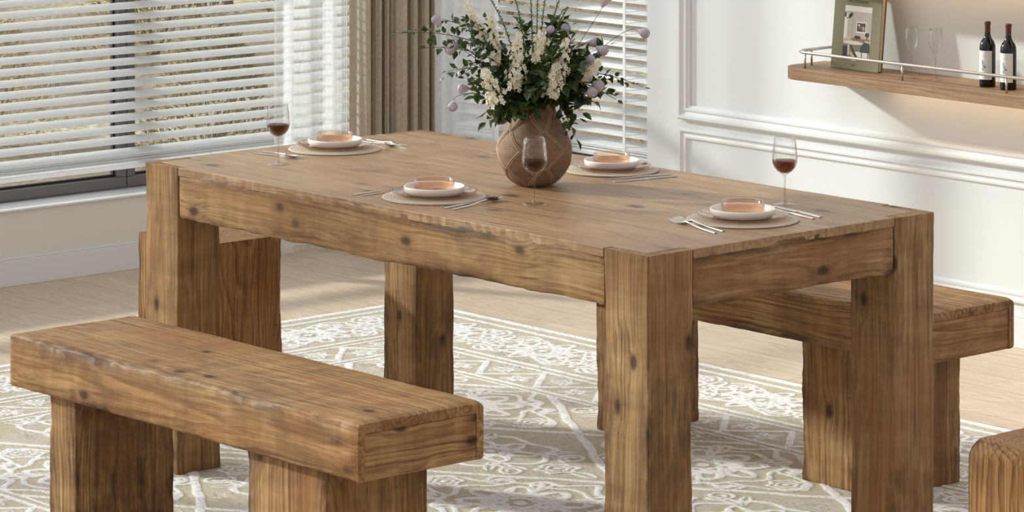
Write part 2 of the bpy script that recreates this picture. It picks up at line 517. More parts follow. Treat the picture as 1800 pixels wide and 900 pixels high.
def beam(name, L, w, h, mat, parent=None, r=(.004,) * 4, seed=0, amp=.0012, live=(0, 0, 0, 0), frq=9, n=None, inner=None, endr=.002):
    """bar of sawn timber: local X = grain. live = worn depth of the 4 long edges in metres"""
    n = n or max(12, int(L / .012))
    loop = rrect(w, h, r)
    mb = MB()
    corners = [(-w / 2, -h / 2), (w / 2, -h / 2), (w / 2, h / 2), (-w / 2, h / 2)]
    m = len(loop)
    vs = []; wr = []
    for i in range(n + 1):
        x = L * i / n
        e = 0
        if i == 0 or i == n: e = endr
        edge_amt = []
        for c in range(4):
            v = n3(x * frq, seed * 3.1 + c * 7.7, .3) * .8 + n3(x * frq * 4.1, seed * 5.1 + c, 2.3) * .35 + n3(x * frq * 11, seed + c * 3, 5.3) * .15 + .35
            edge_amt.append(max(0, v) * live[c] * min(1, i / 3, (n - i) / 3))
        for (y, z) in loop:
            dy = dz = 0
            for c, (cy_, cz_) in enumerate(corners):
                if not live[c]: continue
                d = math.hypot(y - cy_, z - cz_)
                k = math.exp(-(d / .012) ** 2)
                dy -= math.copysign(1, cy_) * edge_amt[c] * k
                dz -= math.copysign(1, cz_) * edge_amt[c] * k
            g = n3(x * 6, y * 14 + seed, z * 14) * amp
            sc = 1 - e * 2 / min(w, h)
            yy, zz = (y + dy), (z + dz)
            ln = math.hypot(yy, zz) + 1e-9
            wr.append(edge_dark(y, z, w, h, x, seed) if max(live) > 0 else 0.0)
            vs.append((x, (yy + yy / ln * g) * sc, (zz + zz / ln * g) * sc))
    fs = []
    for i in range(n):
        for k in range(m):
            fs.append((i * m + k, i * m + (k + 1) % m, (i + 1) * m + (k + 1) % m, (i + 1) * m + k))
    fs.append(tuple(range(m))[::-1]); fs.append(tuple(n * m + k for k in range(m)))
    mb.add(vs, fs)
    o = mb.build(name, mat, parent, auto=35)
    set_edge_dark(o, wr)
    return o

VERT = (0, -PI / 2, 0)   # local X -> world Z

# ------------------------------------------------------------------ room shell
XW, YW = -4.144, 2.789
structure(box_obj('floor', (XW - .12, -6.0, -.06), (4.5, YW + .06, 0), M['floor']))
mb = MB()
mb.box(XW - .2, XW, -6.0, YW + .2, 0, .236)
mb.box(XW - .2, XW, 2.70, YW + .2, .236, 2.6)
mb.box(XW - .2, XW, -6.0, -3.0, .236, 2.6)
mb.box(XW - .2, XW, -3.0, 2.70, 2.42, 2.6)
structure(mb.build('wall_left', M['paint_window']))
mb = MB()
XC = -2.955
mb.box(XC, 1.6, YW, YW + .2, 0, 2.6)
mb.box(XW, XC, YW, YW + .2, 0, .30)
mb.box(XW, XC, YW, YW + .2, 2.42, 2.6)
mb.box(XW, -4.02, YW, YW + .2, .30, 2.42)
structure(mb.build('wall_right', M['paint']))
structure(box_obj('ground', (-30, -14, -.2), (30, 40, -.12), M['ground']))
# baseboards with a small stepped profile
mb = MB()
mb.box(XW, XW + .014, -6.0, YW, 0, .083); mb.box(XW, XW + .009, -6.0, YW, .083, .090)
structure(mb.build('baseboard_left', M['trimw'], bevel=.002))
mb = MB()
mb.box(XW + .014, 1.6, YW - .016, YW, 0, .087); mb.box(XW + .014, 1.6, YW - .010, YW, .087, .098)
structure(mb.build('baseboard_right', M['trimw'], bevel=.002))
# window ledge
structure(box_obj('trim_1', (XW - .17, -3.0, .236), (XW + .012, 2.70, .243), M['trimw'], bevel=.003))
structure(box_obj('trim_2', (-4.02, YW - .012, .300), (XC, YW + .12, .322), M['trimw'], bevel=.003))

# wall panel mouldings
def moulding(name, x0, x1, z0, z1, prof):
    """mitred picture-frame moulding on the right wall. prof: (inset, depth)"""
    mb = MB()
    n = len(prof)
    vs = []
    for (cx_, cz_, sx, sz) in ((x0, z0, 1, 1), (x1, z0, -1, 1), (x1, z1, -1, -1), (x0, z1, 1, -1)):
        for i, d in prof:
            vs.append((cx_ + sx * i, YW - d, cz_ + sz * i))
    fs = []
    for c in range(4):
        d = (c + 1) % 4
        for k in range(n - 1):
            fs.append((c * n + k, d * n + k, d * n + k + 1, c * n + k + 1))
    mb.add(vs, fs)
    return structure(mb.build(name, M['trimw']))
big = [(0, 0), (0, .016), (.006, .022), (.013, .022), (.018, .014), (.026, .012), (.031, .016), (.036, .016), (.041, .008), (.046, .007), (.046, 0)]
small = [(0, 0), (0, .008), (.004, .013), (.009, .013), (.012, .007), (.019, .006), (.024, .009), (.030, .009), (.034, .003), (.036, 0)]
moulding('trim_3', -2.797, 1.4, .522, 2.3, big)
moulding('trim_4', -2.797, 1.4, .128, .494, small)

# ------------------------------------------------------------------ windows
def window_left():
    x = XW - .12
    mb = MB()
    d = .05
    mb.box(x - d, x, -3.0, 2.70, .243, .248)
    mb.box(x - d, x, -3.0, 2.70, 2.40, 2.42)
    mb.box(x - d, x, -3.0, -2.985, .248, 2.40)
    mb.box(x - d, x, 2.685, 2.70, .248, 2.40)
    root = structure(mb.build('window_1', M['frame']))
    edges = [-2.985, -1.40, .12, 1.67, 2.685]
    for a, b in zip(edges[:-1], edges[1:]):
        s = MB()
        w = .034
        z0, z1 = .248, 2.40
        s.box(x - .04, x + .004, a + .001, b - .001, z0, z0 + w)
        s.box(x - .04, x + .004, a + .001, b - .001, z1 - w, z1)
        s.box(x - .04, x + .004, a + .001, a + w, z0 + w, z1 - w)
        s.box(x - .04, x + .004, b - w, b - .001, z0 + w, z1 - w)
        f = s.build('sash_frame', M['frame'], root, bevel=.003)
        g = MB()
        k = .008
        g.box(x - .032, x - .018, a + w, b - w, z0 + w, z0 + w + k)
        g.box(x - .032, x - .018, a + w, b - w, z1 - w - k, z1 - w)
        g.box(x - .032, x - .018, a + w, a + w + k, z0 + w + k, z1 - w - k)
        g.box(x - .032, x - .018, b - w - k, b - w, z0 + w + k, z1 - w - k)
        g.build('gasket', M['gasket'], f)
        p = MB(); p.box(x - .028, x - .024, a + w, b - w, z0 + w, z1 - w)
        p.build('glass_pane', M['pane'], f)
window_left()
def window_right():
    y = YW + .13
    mb = MB()
    for a in ((-4.02, XC, .322, .352), (-4.02, XC, 2.39, 2.42), (-4.02, -3.99, .352, 2.39), (XC - .03, XC, .352, 2.39)):
        mb.box(a[0], a[1], y, y + .04, a[2], a[3])
    root = structure(mb.build('window_2', M['frame'], bevel=.003))
    p = MB(); p.box(-3.99, XC - .03, y + .018, y + .022, .352, 2.39)
    p.build('glass_pane', M['pane'], root)
window_right()

# ------------------------------------------------------------------ outdoors
def leaf_cloud(n, rx, rz, size, seed, low=.15):
    rnd = random.Random(seed)
    mb = MB()
    for _ in range(n):
        a = rnd.uniform(0, 2 * PI); rr = rx * math.sqrt(rnd.random()); z = rz * rnd.random() ** .8
        rr *= (1 - .75 * z / rz)
        c = Vector((rr * math.cos(a), rr * math.sin(a), z))
        d = Vector((math.cos(a) * .6 + rnd.uniform(-.5, .5), math.sin(a) * .6 + rnd.uniform(-.5, .5), rnd.uniform(.1, 1))).normalized()
        s = d.cross(Vector((rnd.uniform(-1, 1), rnd.uniform(-1, 1), rnd.uniform(-1, 1)))).normalized()
        l = size * rnd.uniform(.6, 1.4)
        mb.add([c - s * 0, c + d * l * .5 + s * l * .22, c + d * l, c + d * l * .5 - s * l * .22], [(0, 1, 2, 3)])
    return mb
spots = [(-7.6, 3.3, 1.0, 0), (-6.6, 3.75, .8, 1), (-7.3, 2.0, .6, 0), (-9.6, 5.6, 1.3, 1), (-10.5, 4.0, 1.3, 0), (-9.2, 7.6, 1.2, 0),
         (-5.4, 5.6, .9, 1), (-4.3, 6.3, 1.1, 0), (-6.3, 7.3, 1.4, 1), (-4.9, 8.2, 1.5, 0), (-7.6, 9.0, 1.8, 1), (-5.6, 4.4, .5, 0), (-11.5, 7.5, 1.8, 1), (-5.05, 1.75, .34, 0)]
shr = {}
for i, (x, y, s, k) in enumerate(spots):
    if k not in shr:
        r = empty('shrub', (x, y, -.12))
        mbb = leaf_cloud(4200, .55, .75, .036, 11 + k)
        mbb.build('foliage', M['drygrass'] if k == 0 else M['drygreen'], r)
        st = MB()
        rnd = random.Random(k + 3)
        for q in range(7):
            a = rnd.uniform(0, 2 * PI)
            st.tube([(0, 0, 0), (.12 * math.cos(a), .12 * math.sin(a), .25), (.25 * math.cos(a), .25 * math.sin(a), .5)], [.012, .008, .004], 5)
        st.build('stem', M['twig'], r)
        shr[k] = r
    else:
        r = copy_tree(shr[k])
        r.location = (x, y, -.12)
    s *= (.72 if x < -7 and y < 6.5 else .9); r.scale = (s, s, s); r.rotation_euler = (0, 0, i * 1.3)
    tag(r, ('pale dry straw-coloured shrub in the garden outside the blinds', 'darker olive-brown bushy shrub in the garden outside the blinds')[k], 'shrub', ('dry shrubs outside the windows', 'olive shrubs outside the windows')[k])

# ------------------------------------------------------------------ venetian blinds
def blind(name, along, a0, a1, off, top, label, first, nslat_bottom, wand=False):
    """along 'y': hangs in plane x=off, room on +X; along 'x': plane y=off, room on -Y"""
    root = empty(name, (off, (a0 + a1) / 2, 0) if along == 'y' else ((a0 + a1) / 2, off, 0), 0, label, 'blind')
    h = (a1 - a0) / 2
    def P(u, d, z):     # u along, d towards the room
        return (d, u, z) if along == 'y' else (u, -d, z)
    def slab(mb, z, tilt, w=.056, th=.0014):
        c, s = math.cos(tilt), math.sin(tilt)
        vs = []
        for u in (-h, h):
            for k in range(7):
                q = (k / 6 - .5) * w
                cr = .0022 * (1 - (2 * k / 6 - 1) ** 2)
                vs.append(P(u, q * c, z - q * s + cr))
            for k in range(6, -1, -1):
                q = (k / 6 - .5) * w
                cr = .0022 * (1 - (2 * k / 6 - 1) ** 2)
                vs.append(P(u, q * c, z - q * s + cr - th))
        m = 14
        fs = [(k, (k + 1) % m, m + (k + 1) % m, m + k) for k in range(m)]
        fs += [tuple(range(m))[::-1], tuple(range(m, 2 * m))]
        mb.add(vs, fs)
    mb = MB()
    z = first
    rows = []
    while z < top - .03:
        slab(mb, z, R(16)); rows.append(z); z += .0365
    zb = first - .040
    for k in range(nslat_bottom):
        slab(mb, zb - k * .0085, R(9 if k else 16))
    zr = zb - nslat_bottom * .0085 - .004
    mb.build('slats', M['slat'], root, auto=50)
    mb = MB()
    a = P(-h, -.02, zr - .016); b = P(h, .02, zr)
    mb.box(min(a[0], b[0]), max(a[0], b[0]), min(a[1], b[1]), max(a[1], b[1]), zr - .016, zr)
    mb.build('bottom_rail', M['slat'], root, bevel=.004)
    mb = MB()
    a = P(-h, -.025, 0); b = P(h, .025, 0)
    mb.box(min(a[0], b[0]), max(a[0], b[0]), min(a[1], b[1]), max(a[1], b[1]), top - .03, top + .02)
    mb.build('head_rail', M['slat'], root, bevel=.004)
    us = [-h + .12 + k * (2 * h - .24) / max(1, round((2 * h) / .6)) for k in range(max(1, round((2 * h) / .6)) + 1)]
    if wand: us = [-.245 + .6 * h, h - .022]
    for u in us:
        mb = MB()
        for d in (-.021, .021):
            mb.tube([P(u, d, zr), P(u, d, top)], .0006, 5)
            mb.tube([P(u + .007, d, zr), P(u + .007, d, top)], .0006, 5)
        mb.build('ladder_cord', M['trimw'], root)
    if wand:
        mb = MB(); mb.box(-.006, .006, -.0015, .0015, zr + .01, top)
        o = mb.build('tape', M['trimw'], root)
        o.location = P(wand, .024, 0)
    return root
blind('venetian_blind', 'y', -2.95, 2.66, XW - .05, .96, 'long white slatted blind over the dark framed window on the left', .416, 4)
blind('venetian_blind', 'x', -4.0, XC - .004, YW + .04, .96, 'white slatted blind over the window behind the flower vase', .441, 3, wand=.40)

# ------------------------------------------------------------------ curtains
def drape(name, path, z0, z1, mat, label, cat='curtain', group=None, flare=0):
    """vertical cloth from a plan-view path of (x, y)"""
    pts = [Vector((p[0], p[1])) for p in path]
    # resample with smoothing
    out = []
    for i in range(len(pts) - 1):
        for k in range(6):
            t = k / 6
            p0 = pts[max(i - 1, 0)]; p1 = pts[i]; p2 = pts[i + 1]; p3 = pts[min(i + 2, len(pts) - 1)]
            q = .5 * ((2 * p1) + (p2 - p0) * t + (2 * p0 - 5 * p1 + 4 * p2 - p3) * t * t + (-p0 + 3 * p1 - 3 * p2 + p3) * t ** 3)
            out.append(q)
    out.append(pts[-1])
    c = sum((p for p in out), Vector((0, 0))) / len(out)
    nz = 36
    th = .0012
    mb = MB(); vs = []
    m = len(out)
    for j in range(nz + 1):
        z = z0 + (z1 - z0) * j / nz
        k = 1 + flare * (1 - j / nz)
        for i, p in enumerate(out):
            w = n3(i * .25, z * 1.6, 4.4) * .004
            q = c + (p - c) * k
            vs.append((q.x + w - c.x, q.y - w - c.y, z))
    fs = [(j * m + i, j * m + i + 1, (j + 1) * m + i + 1, (j + 1) * m + i) for j in range(nz) for i in range(m - 1)]
    mb.add(vs, fs)
    o = mb.build(name, mat, None, smooth=True, loc=(c.x, c.y, 0))
    if isinstance(mat, bpy.types.Material) and mat.name.startswith('beige'):
        md = o.modifiers.new('solid', 'SOLIDIFY'); md.thickness = th; md.offset = 0
    tag(o, label, cat, group)
    return o
RV = Vector((.65915, .75201)); TV = Vector((.7520, -.6591))     # right / toward the middle of the room
CORN = Vector((XW, YW))
mpp = 12.36 / 6325.8
edges = [619, 655, 674.5, 687.5, 720, 738.5, 759, 769]
path = []
for a, b in zip(edges[:-1], edges[1:]):
    for f, tt in ((-.10, 0), (.12, .006), (.45, .026), (.8, .040), (1.0, .046), (.985, .030)):
        px = a + (b - a) * f
        path.append(CORN + RV * ((px - 723.4) * mpp * .975) + TV * (.25 + tt * .9))
drape('curtain', path, .012, 2.34, M['linen'], 'beige linen curtain hanging in pleats in the corner between the two windows')
# sheers (wavy plan)
def wave_path(p0, p1, n, amp, rnd):
    d = Vector(p1) - Vector(p0); nn = Vector((-d.y, d.x)).normalized()
    pts = []
    for k in range(n * 4 + 1):
        t = k / (n * 4)
        pts.append(Vector(p0) + d * t + nn * amp * math.sin(k * PI / 2 + .4) * rnd.uniform(.7, 1.2))
    return pts
rn = random.Random(4)
def sheer_path(segs, xy, dirn, nrm):
    """segs: list of (along, out) handles"""
    return [Vector(xy) + Vector(dirn) * a + Vector(nrm) * o for a, o in segs]
# left sheer: folds bunched at a few places, flat between
segs = [(2.085, .0), (2.088, .03), (2.096, .032), (2.125, .02), (2.142, .03), (2.150, .012), (2.125, .002), (2.150, -.012), (2.20, -.010), (2.243, -.006),
        (2.252, .022), (2.244, .034), (2.262, .036), (2.272, .02), (2.30, .018), (2.322, .030), (2.328, .012), (2.30, .0), (2.312, -.014), (2.335, -.010), (2.37, -.008), (2.374, .012), (2.380, .014), (2.386, .0)]
drape('sheer_curtain', [Vector((XW + .14 + o, a)) for a, o in segs], .012, 2.34, M['sheer'], 'gathered white sheer curtain left of the beige linen curtain', 'curtain', flare=.02)
segs = [(-3.98, 0), (-3.95, .02), (-3.93, .0), (-3.905, .02), (-3.89, .03), (-3.865, .01), (-3.84, .028), (-3.82, .03), (-3.80, .008), (-3.775, .02), (-3.755, .03), (-3.74, .002), (-3.71, .02), (-3.69, .028), (-3.668, .0), (-3.64, .02), (-3.625, .024), (-3.60, .0), (-3.585, .014), (-3.572, .01)]
drape('sheer_curtain', [Vector((a, YW - .09 - o)) for a, o in segs], .012, 2.34, M['sheer_fold'], 'gathered white sheer curtain right of the beige linen curtain', 'curtain', flare=.02)
rod = empty('curtain_rod', (XW + .14, 0, 2.36), 0, 'metal curtain rod along the two windows above the drapes', 'curtain rod')
mb = MB()
mb.tube([(0, -3.0, 0), (0, YW - .09, 0)], .010, 10); mb.tube([(0, YW - .09, 0), (1.25, YW - .09, 0)], .010, 10)
mb.build('rod', M['steel'], rod)
for y in (-2.5, -.6, 1.2, 2.6):
    mb = MB(); mb.box(-.14, .0, y - .008, y + .008, -.008, .008)
    mb.build('bracket', M['steel'], rod)

# ------------------------------------------------------------------ rug
def rug():
    x0, x1, y0, y1 = -3.086, 1.28, -1.036, 1.924
    cx_, cy_ = (x0 + x1) / 2, (y0 + y1) / 2
    st = .0052
    nx, ny = int((x1 - x0) / st), int((y1 - y0) / st)
    xs = np.linspace(x0, x1, nx) - cx_; ys = np.linspace(y0, y1, ny) - cy_
    X, Y = np.meshgrid(xs, ys)
    hx, hy = (x1 - x0) / 2, (y1 - y0) / 2
    wob = .003 * (np.sin(X * 37 + Y * 11) + np.sin(Y * 41 - X * 17)) * .6
    X0, Y0 = X, Y
    X = X + .003 * np.sin(Y * 29 + 1) + .0015 * np.sin(Y * 67); Y = Y + .003 * np.sin(X * 31 + 2) + .0015 * np.sin(X * 71)
    AX, AY = np.abs(X0), np.abs(Y0)
    d = np.minimum(hx - AX, hy - AY)
    dd = d + wob * .15
    pat = np.zeros_like(X)
    def sm(v, w): return np.clip(.5 - v / w, 0, 1)           # 1 where v<0
    def line(v, hw, w=.006): return sm(np.abs(v) - hw, w)
    def union(m):
        nonlocal pat
        pat = np.maximum(pat, m)
    def cut(m):
        nonlocal pat
        pat = pat * (1 - m)
    def flower(x, y, Rr, n=8, sc=.14, mask=None):
        r = np.hypot(x, y); th = np.arctan2(y, x)
        e = Rr * (1 + sc * np.cos(n * th))
        k = r / e
        m = sm(np.abs(k - .88) - .13, .09)
        m = np.maximum(m, sm(np.abs(k - .5) - .10, .09))
        m = np.maximum(m, sm(k - .2, .09))
        return m
    def leafy(x, y, L, W, ang):
        c, s = math.cos(ang), math.sin(ang)
        u = x * c + y * s; v = -x * s + y * c
        t = np.clip(u / L, 0, 1)
        wd = W * np.sin(PI * t) ** .8
        ins = (u > 0) & (u < L)
        m = np.where(ins, sm(np.abs(v) - wd, .006), 0)
        core = np.where(ins, sm(np.abs(v) - wd * .35, .006), 0)
        return m * (1 - core)
    def scroll(x, y, R0, turns=1.1, w=.006, ph=0.0):
        r = np.hypot(x, y); th = (np.arctan2(y, x) + ph) % (2 * PI)
        m = np.zeros_like(x)
        for k in range(2):
            rr = R0 * (.28 + .72 * (th + 2 * PI * k) / (2 * PI * 1.5))
            m = np.maximum(m, line(r - rr, w) * (rr < R0 * 1.05))
        return m
    def petals(x, y, Rr, n, ph=0.0):
        r = np.hypot(x, y); th = np.arctan2(y, x) + ph
        k = (th * n / (2 * PI)) % 1 - .5
        u = r / Rr; v = k * 2 * PI * r / n
        wd = Rr * .26 * np.sin(PI * np.clip((u - .28) / .72, 0, 1)) ** .7
        return np.where((u > .28) & (u < 1), sm(np.abs(v) - wd, .006) * (1 - sm(np.abs(v) - wd * .38, .005) * (u > .45) * (u < .85)), 0)
    # outer border
    B0, B1 = .100, .372
    horiz = (hy - AY) < (hx - AX)
    U = np.where(horiz, X, Y); V = np.where(horiz, hy - AY, hx - AX)
    per = .44
    uu = (U + per / 2) % per - per / 2
    u2 = U % per - per / 2
    au, a2 = np.abs(uu), np.abs(u2)
    vc = (B0 + B1) / 2
    v_ = V - vc
    band = sm(B0 - .005 - dd, .004) * sm(dd - B1, .004)
    m = np.maximum(flower(uu, v_, .072, 8), petals(uu, v_, .128, 8, .39))
    m = np.maximum(m, np.maximum(flower(u2, v_, .046, 6, .2), petals(u2, v_, .096, 6)))
    m = np.maximum(m, scroll(au - .150, v_ - .075, .046, ph=1.0)); m = np.maximum(m, scroll(au - .150, v_ + .075, .046, ph=4.0))
    m = np.maximum(m, line(v_ - .112 * np.cos(2 * PI * U / per) * .9, .0085) * (au > .09) * (a2 > .06))
    m = np.maximum(m, line(v_ + .112 * np.cos(2 * PI * U / per) * .9, .0085) * (au > .09) * (a2 > .06))
    for sv in (-1, 1):
        m = np.maximum(m, leafy(au - .05, v_ * sv - .075, .10, .018, R(18)))
        m = np.maximum(m, leafy(a2 - .03, v_ * sv - .070, .09, .016, R(22)))
        m = np.maximum(m, sm(np.hypot(au - .11, v_ * sv - .03) - .013, .006))
    union(m * band)
    for c_, w_ in ((.024, .014), (.080, .0095), (.392, .009), (.428, .007), (.600, .009), (.628, .005)):
        union(line(dd - c_, w_))
    # inner guard border
    p2 = .24
    u3 = (U + p2 / 2) % p2 - p2 / 2; u4 = U % p2 - p2 / 2
    zz = np.abs((U / p2) % 1 - .5) * 2
    g = line((V - .450 - .130 * zz) * .72, .010)
    g = np.maximum(g, np.maximum(flower(u3, V - .487, .026, 5, .12), petals(u3, V - .487, .05, 5)))
    g = np.maximum(g, np.maximum(flower(u4, V - .545, .026, 5, .12), petals(u4, V - .545, .05, 5, .6)))
    union(g * sm(.435 - dd, .004) * sm(dd - .593, .004))
    # field: big diamonds with cartouches
    fld = sm(.635 - dd, .004)
    P, Q = .92, .60
    fx = (X + P / 2) % P - P / 2; fy = (Y + Q / 2) % Q - Q / 2
    r1 = np.abs(fx) / (P / 2) + np.abs(fy) / (Q / 2)
    th = np.arctan2(fy * 1.4, fx)
    afx, afy = np.abs(fx), np.abs(fy)
    f = line((r1 - 1) * .24, .011)
    f = np.maximum(f, line((r1 - .80) * .24 + .010 * np.cos(14 * th), .009))
    f = np.maximum(f, np.maximum(flower(fx, fy * 1.2, .10, 8, .10), petals(fx, fy * 1.2, .185, 8, .39)))
    f = np.maximum(f, line(np.hypot(fx, fy * 1.2) - .205 - .014 * np.cos(8 * np.arctan2(fy * 1.2, fx)), .009) * (r1 < .8))
    gx = X % P - P / 2; gy = Y % Q - Q / 2
    agx, agy = np.abs(gx), np.abs(gy)
    f = np.maximum(f, np.maximum(flower(gx, gy * 1.15, .075, 6, .16), petals(gx, gy * 1.15, .135, 6)))
    f = np.maximum(f, line(np.hypot(gx, gy * 1.15) - .165 - .016 * np.cos(6 * np.arctan2(gy * 1.15, gx)), .010))
    f = np.maximum(f, flower(afx - .285, fy, .050, 6, .12))
    f = np.maximum(f, np.maximum(flower(agx - .255, gy, .052, 6, .12), leafy(agx - .30, gy, .10, .022, 0)))
    f = np.maximum(f, scroll(afx - .20, afy - .115, .045, ph=2.0)); f = np.maximum(f, scroll(agx - .20, agy - .10, .040, ph=5.0))
    for a in (38, 62): f = np.maximum(f, leafy(afx - .06, afy - .10, .12, .018, R(a)) * (r1 < .8))
    for a in (10, 50): f = np.maximum(f, leafy(agx - .09, agy - .07, .11, .017, R(a)))
    union(f * fld)
    # hollow some of the whites so thin olive outlines show
    Z = .007 + pat * .0018
    nv = nx * ny
    co = np.empty((nv, 3), np.float32)
    co[:, 0] = X0.ravel(); co[:, 1] = Y0.ravel(); co[:, 2] = Z.ravel()
    idx = np.arange(nv).reshape(ny, nx)
    q = np.stack([idx[:-1, :-1], idx[:-1, 1:], idx[1:, 1:], idx[1:, :-1]], -1).reshape(-1, 4)
    # skirt down to the floor
    ring = np.concatenate([idx[0, :], idx[1:, -1], idx[-1, -2::-1], idx[-2:0:-1, 0]])
    sk = co[ring].copy(); sk[:, 2] = .0005; sk[:, 0] *= 1.0008; sk[:, 1] *= 1.0008
    co = np.vstack([co, sk])
    ri = np.arange(len(ring)) + nv
    qs = np.stack([ring, ri, np.roll(ri, -1), np.roll(ring, -1)], -1)
    q = np.vstack([q, qs]).astype(np.int32)
    me = bpy.data.meshes.new('rug')
    me.vertices.add(len(co)); me.vertices.foreach_set('co', co.ravel())
    me.loops.add(q.size); me.loops.foreach_set('vertex_index', q.ravel())
    me.polygons.add(len(q)); me.polygons.foreach_set('loop_start', np.arange(0, q.size, 4, dtype=np.int32))
    me.update(calc_edges=True)
    at = me.attributes.new('pile', 'FLOAT', 'POINT')
    at.data.foreach_set('value', np.concatenate([pat.ravel(), np.zeros(len(ring))]).astype(np.float32))
    me.polygons.foreach_set('use_smooth', np.ones(len(q), bool))
    me.materials.append(M['rug'])
    o = bpy.data.objects.new('area_rug', me); COL.objects.link(o)
    o.location = (cx_, cy_, 0)
    tag(o, 'large grey and olive patterned area rug under the dining table and benches', 'rug')
rug()
RUGZ = .0085

# ------------------------------------------------------------------ dining table
TL, TWd, TA, TB_, TH = 1.809, .889, .137, .131, .760
def table():
    root = empty('dining_table', (-TL / 2, TWd / 2, 0), 0, 'large rustic brown wooden dining table with thick square legs, laid for four', 'table')
    ox, oy = -TL / 2, TWd / 2
    sd = 1
    for (x, y) in ((0, 0), (-TL, 0), (0, TWd), (-TL, TWd)):
        cx_ = x - TA / 2 if x == 0 else x + TA / 2
        cy_ = y + TB_ / 2 if y == 0 else y - TB_ / 2
        z0 = RUGZ
        # local y -> world y ; local z -> world -x after the VERT rotation
        o = beam('leg', TH - .0012 - z0, TB_, TA, M['table'], root, r=(.003,) * 4, seed=sd * 2.3, amp=.0012, live=(.004, .004, .004, .004), frq=5, endr=.0006)
        o.rotation_euler = VERT
        o.location = (cx_ - ox, cy_ - oy, z0)
        sd += 1
    ah = .121
    zc = TH - .006 - ah / 2 + .001
    for y, s_ in ((.028, 11), (TWd - .028, 12)):
        o = beam('apron', TL - 2 * TA - .006, .052, ah, M['table'], root, r=(.003, .003, .006, .006), seed=s_, amp=.002,
                 live=((.008, 0, 0, .005) if y < .4 else (0, .008, .005, 0)), frq=4.5)
        o.location = (-TL + TA + .003 - ox, y - oy, zc)
    for x, s_ in ((-.028, 13), (-TL + .028, 14)):
        o = beam('apron', TWd - 2 * TB_ - .006, .052, ah, M['table'], root, r=(.003, .003, .006, .006), seed=s_, amp=.0015,
                 live=((.003, .002, .002, .003)), frq=5)
        o.rotation_euler = (0, 0, PI / 2)
        o.location = (x - ox, TB_ + .003 - oy, zc)
    # top board, notched round the leg rims
    k = .028; g = .002
    pts = []
    def edge(p, q, live, seed):
        p = Vector(p); q = Vector(q); L = (q - p).length
        n = max(1, int(L / .008)) if live else 1
        dr = (q - p).normalized(); nn = Vector((-dr.y, dr.x))
        for i in range(n):
            t = i / n; x = L * t
            w = 0
            if live and i > 0:
                fade = min(1, t * 12, (1 - t) * 12)
                w = fade * live * max(0, .45 + .9 * n3(x * 5, seed, 0) + .5 * n3(x * 19, seed, 3) + .3 * n3(x * 50, seed, 7))
            pts.append(p + dr * x + nn * w)
    L_, W_ = TL, TWd
    c = [(-L_ + TA + g, 0), (-TA - g, 0), (-TA - g, k + g), (-k - g, k + g), (-k - g, TB_ + g), (0, TB_ + g), (0, W_ - TB_ - g), (-k - g, W_ - TB_ - g), (-k - g, W_ - k - g),
         (-TA - g, W_ - k - g), (-TA - g, W_), (-L_ + TA + g, W_), (-L_ + TA + g, W_ - k - g), (-L_ + k + g, W_ - k - g), (-L_ + k + g, W_ - TB_ - g), (-L_, W_ - TB_ - g),
         (-L_, TB_ + g), (-L_ + k + g, TB_ + g), (-L_ + k + g, k + g), (-L_ + TA + g, k + g)]
    lv = {0: .007, 5: .004, 10: .006, 15: .003}
    for i in range(len(c)):
        edge(c[i], c[(i + 1) % len(c)], lv.get(i, 0), i * 3.3)
    n = len(pts)
    mb = MB()
    vs = [(p.x - ox, p.y - oy, TH) for p in pts] + [(p.x - ox, p.y - oy, TH - .020) for p in pts]
    fs = [tuple(range(n)), tuple(range(2 * n - 1, n - 1, -1))] + [(i, n + i, n + (i + 1) % n, (i + 1) % n) for i in range(n)]
    mb.add(vs, fs)
    mb.build('tabletop', M['tabletop'], root, bevel=.0012, seg=1)
    return root
table()

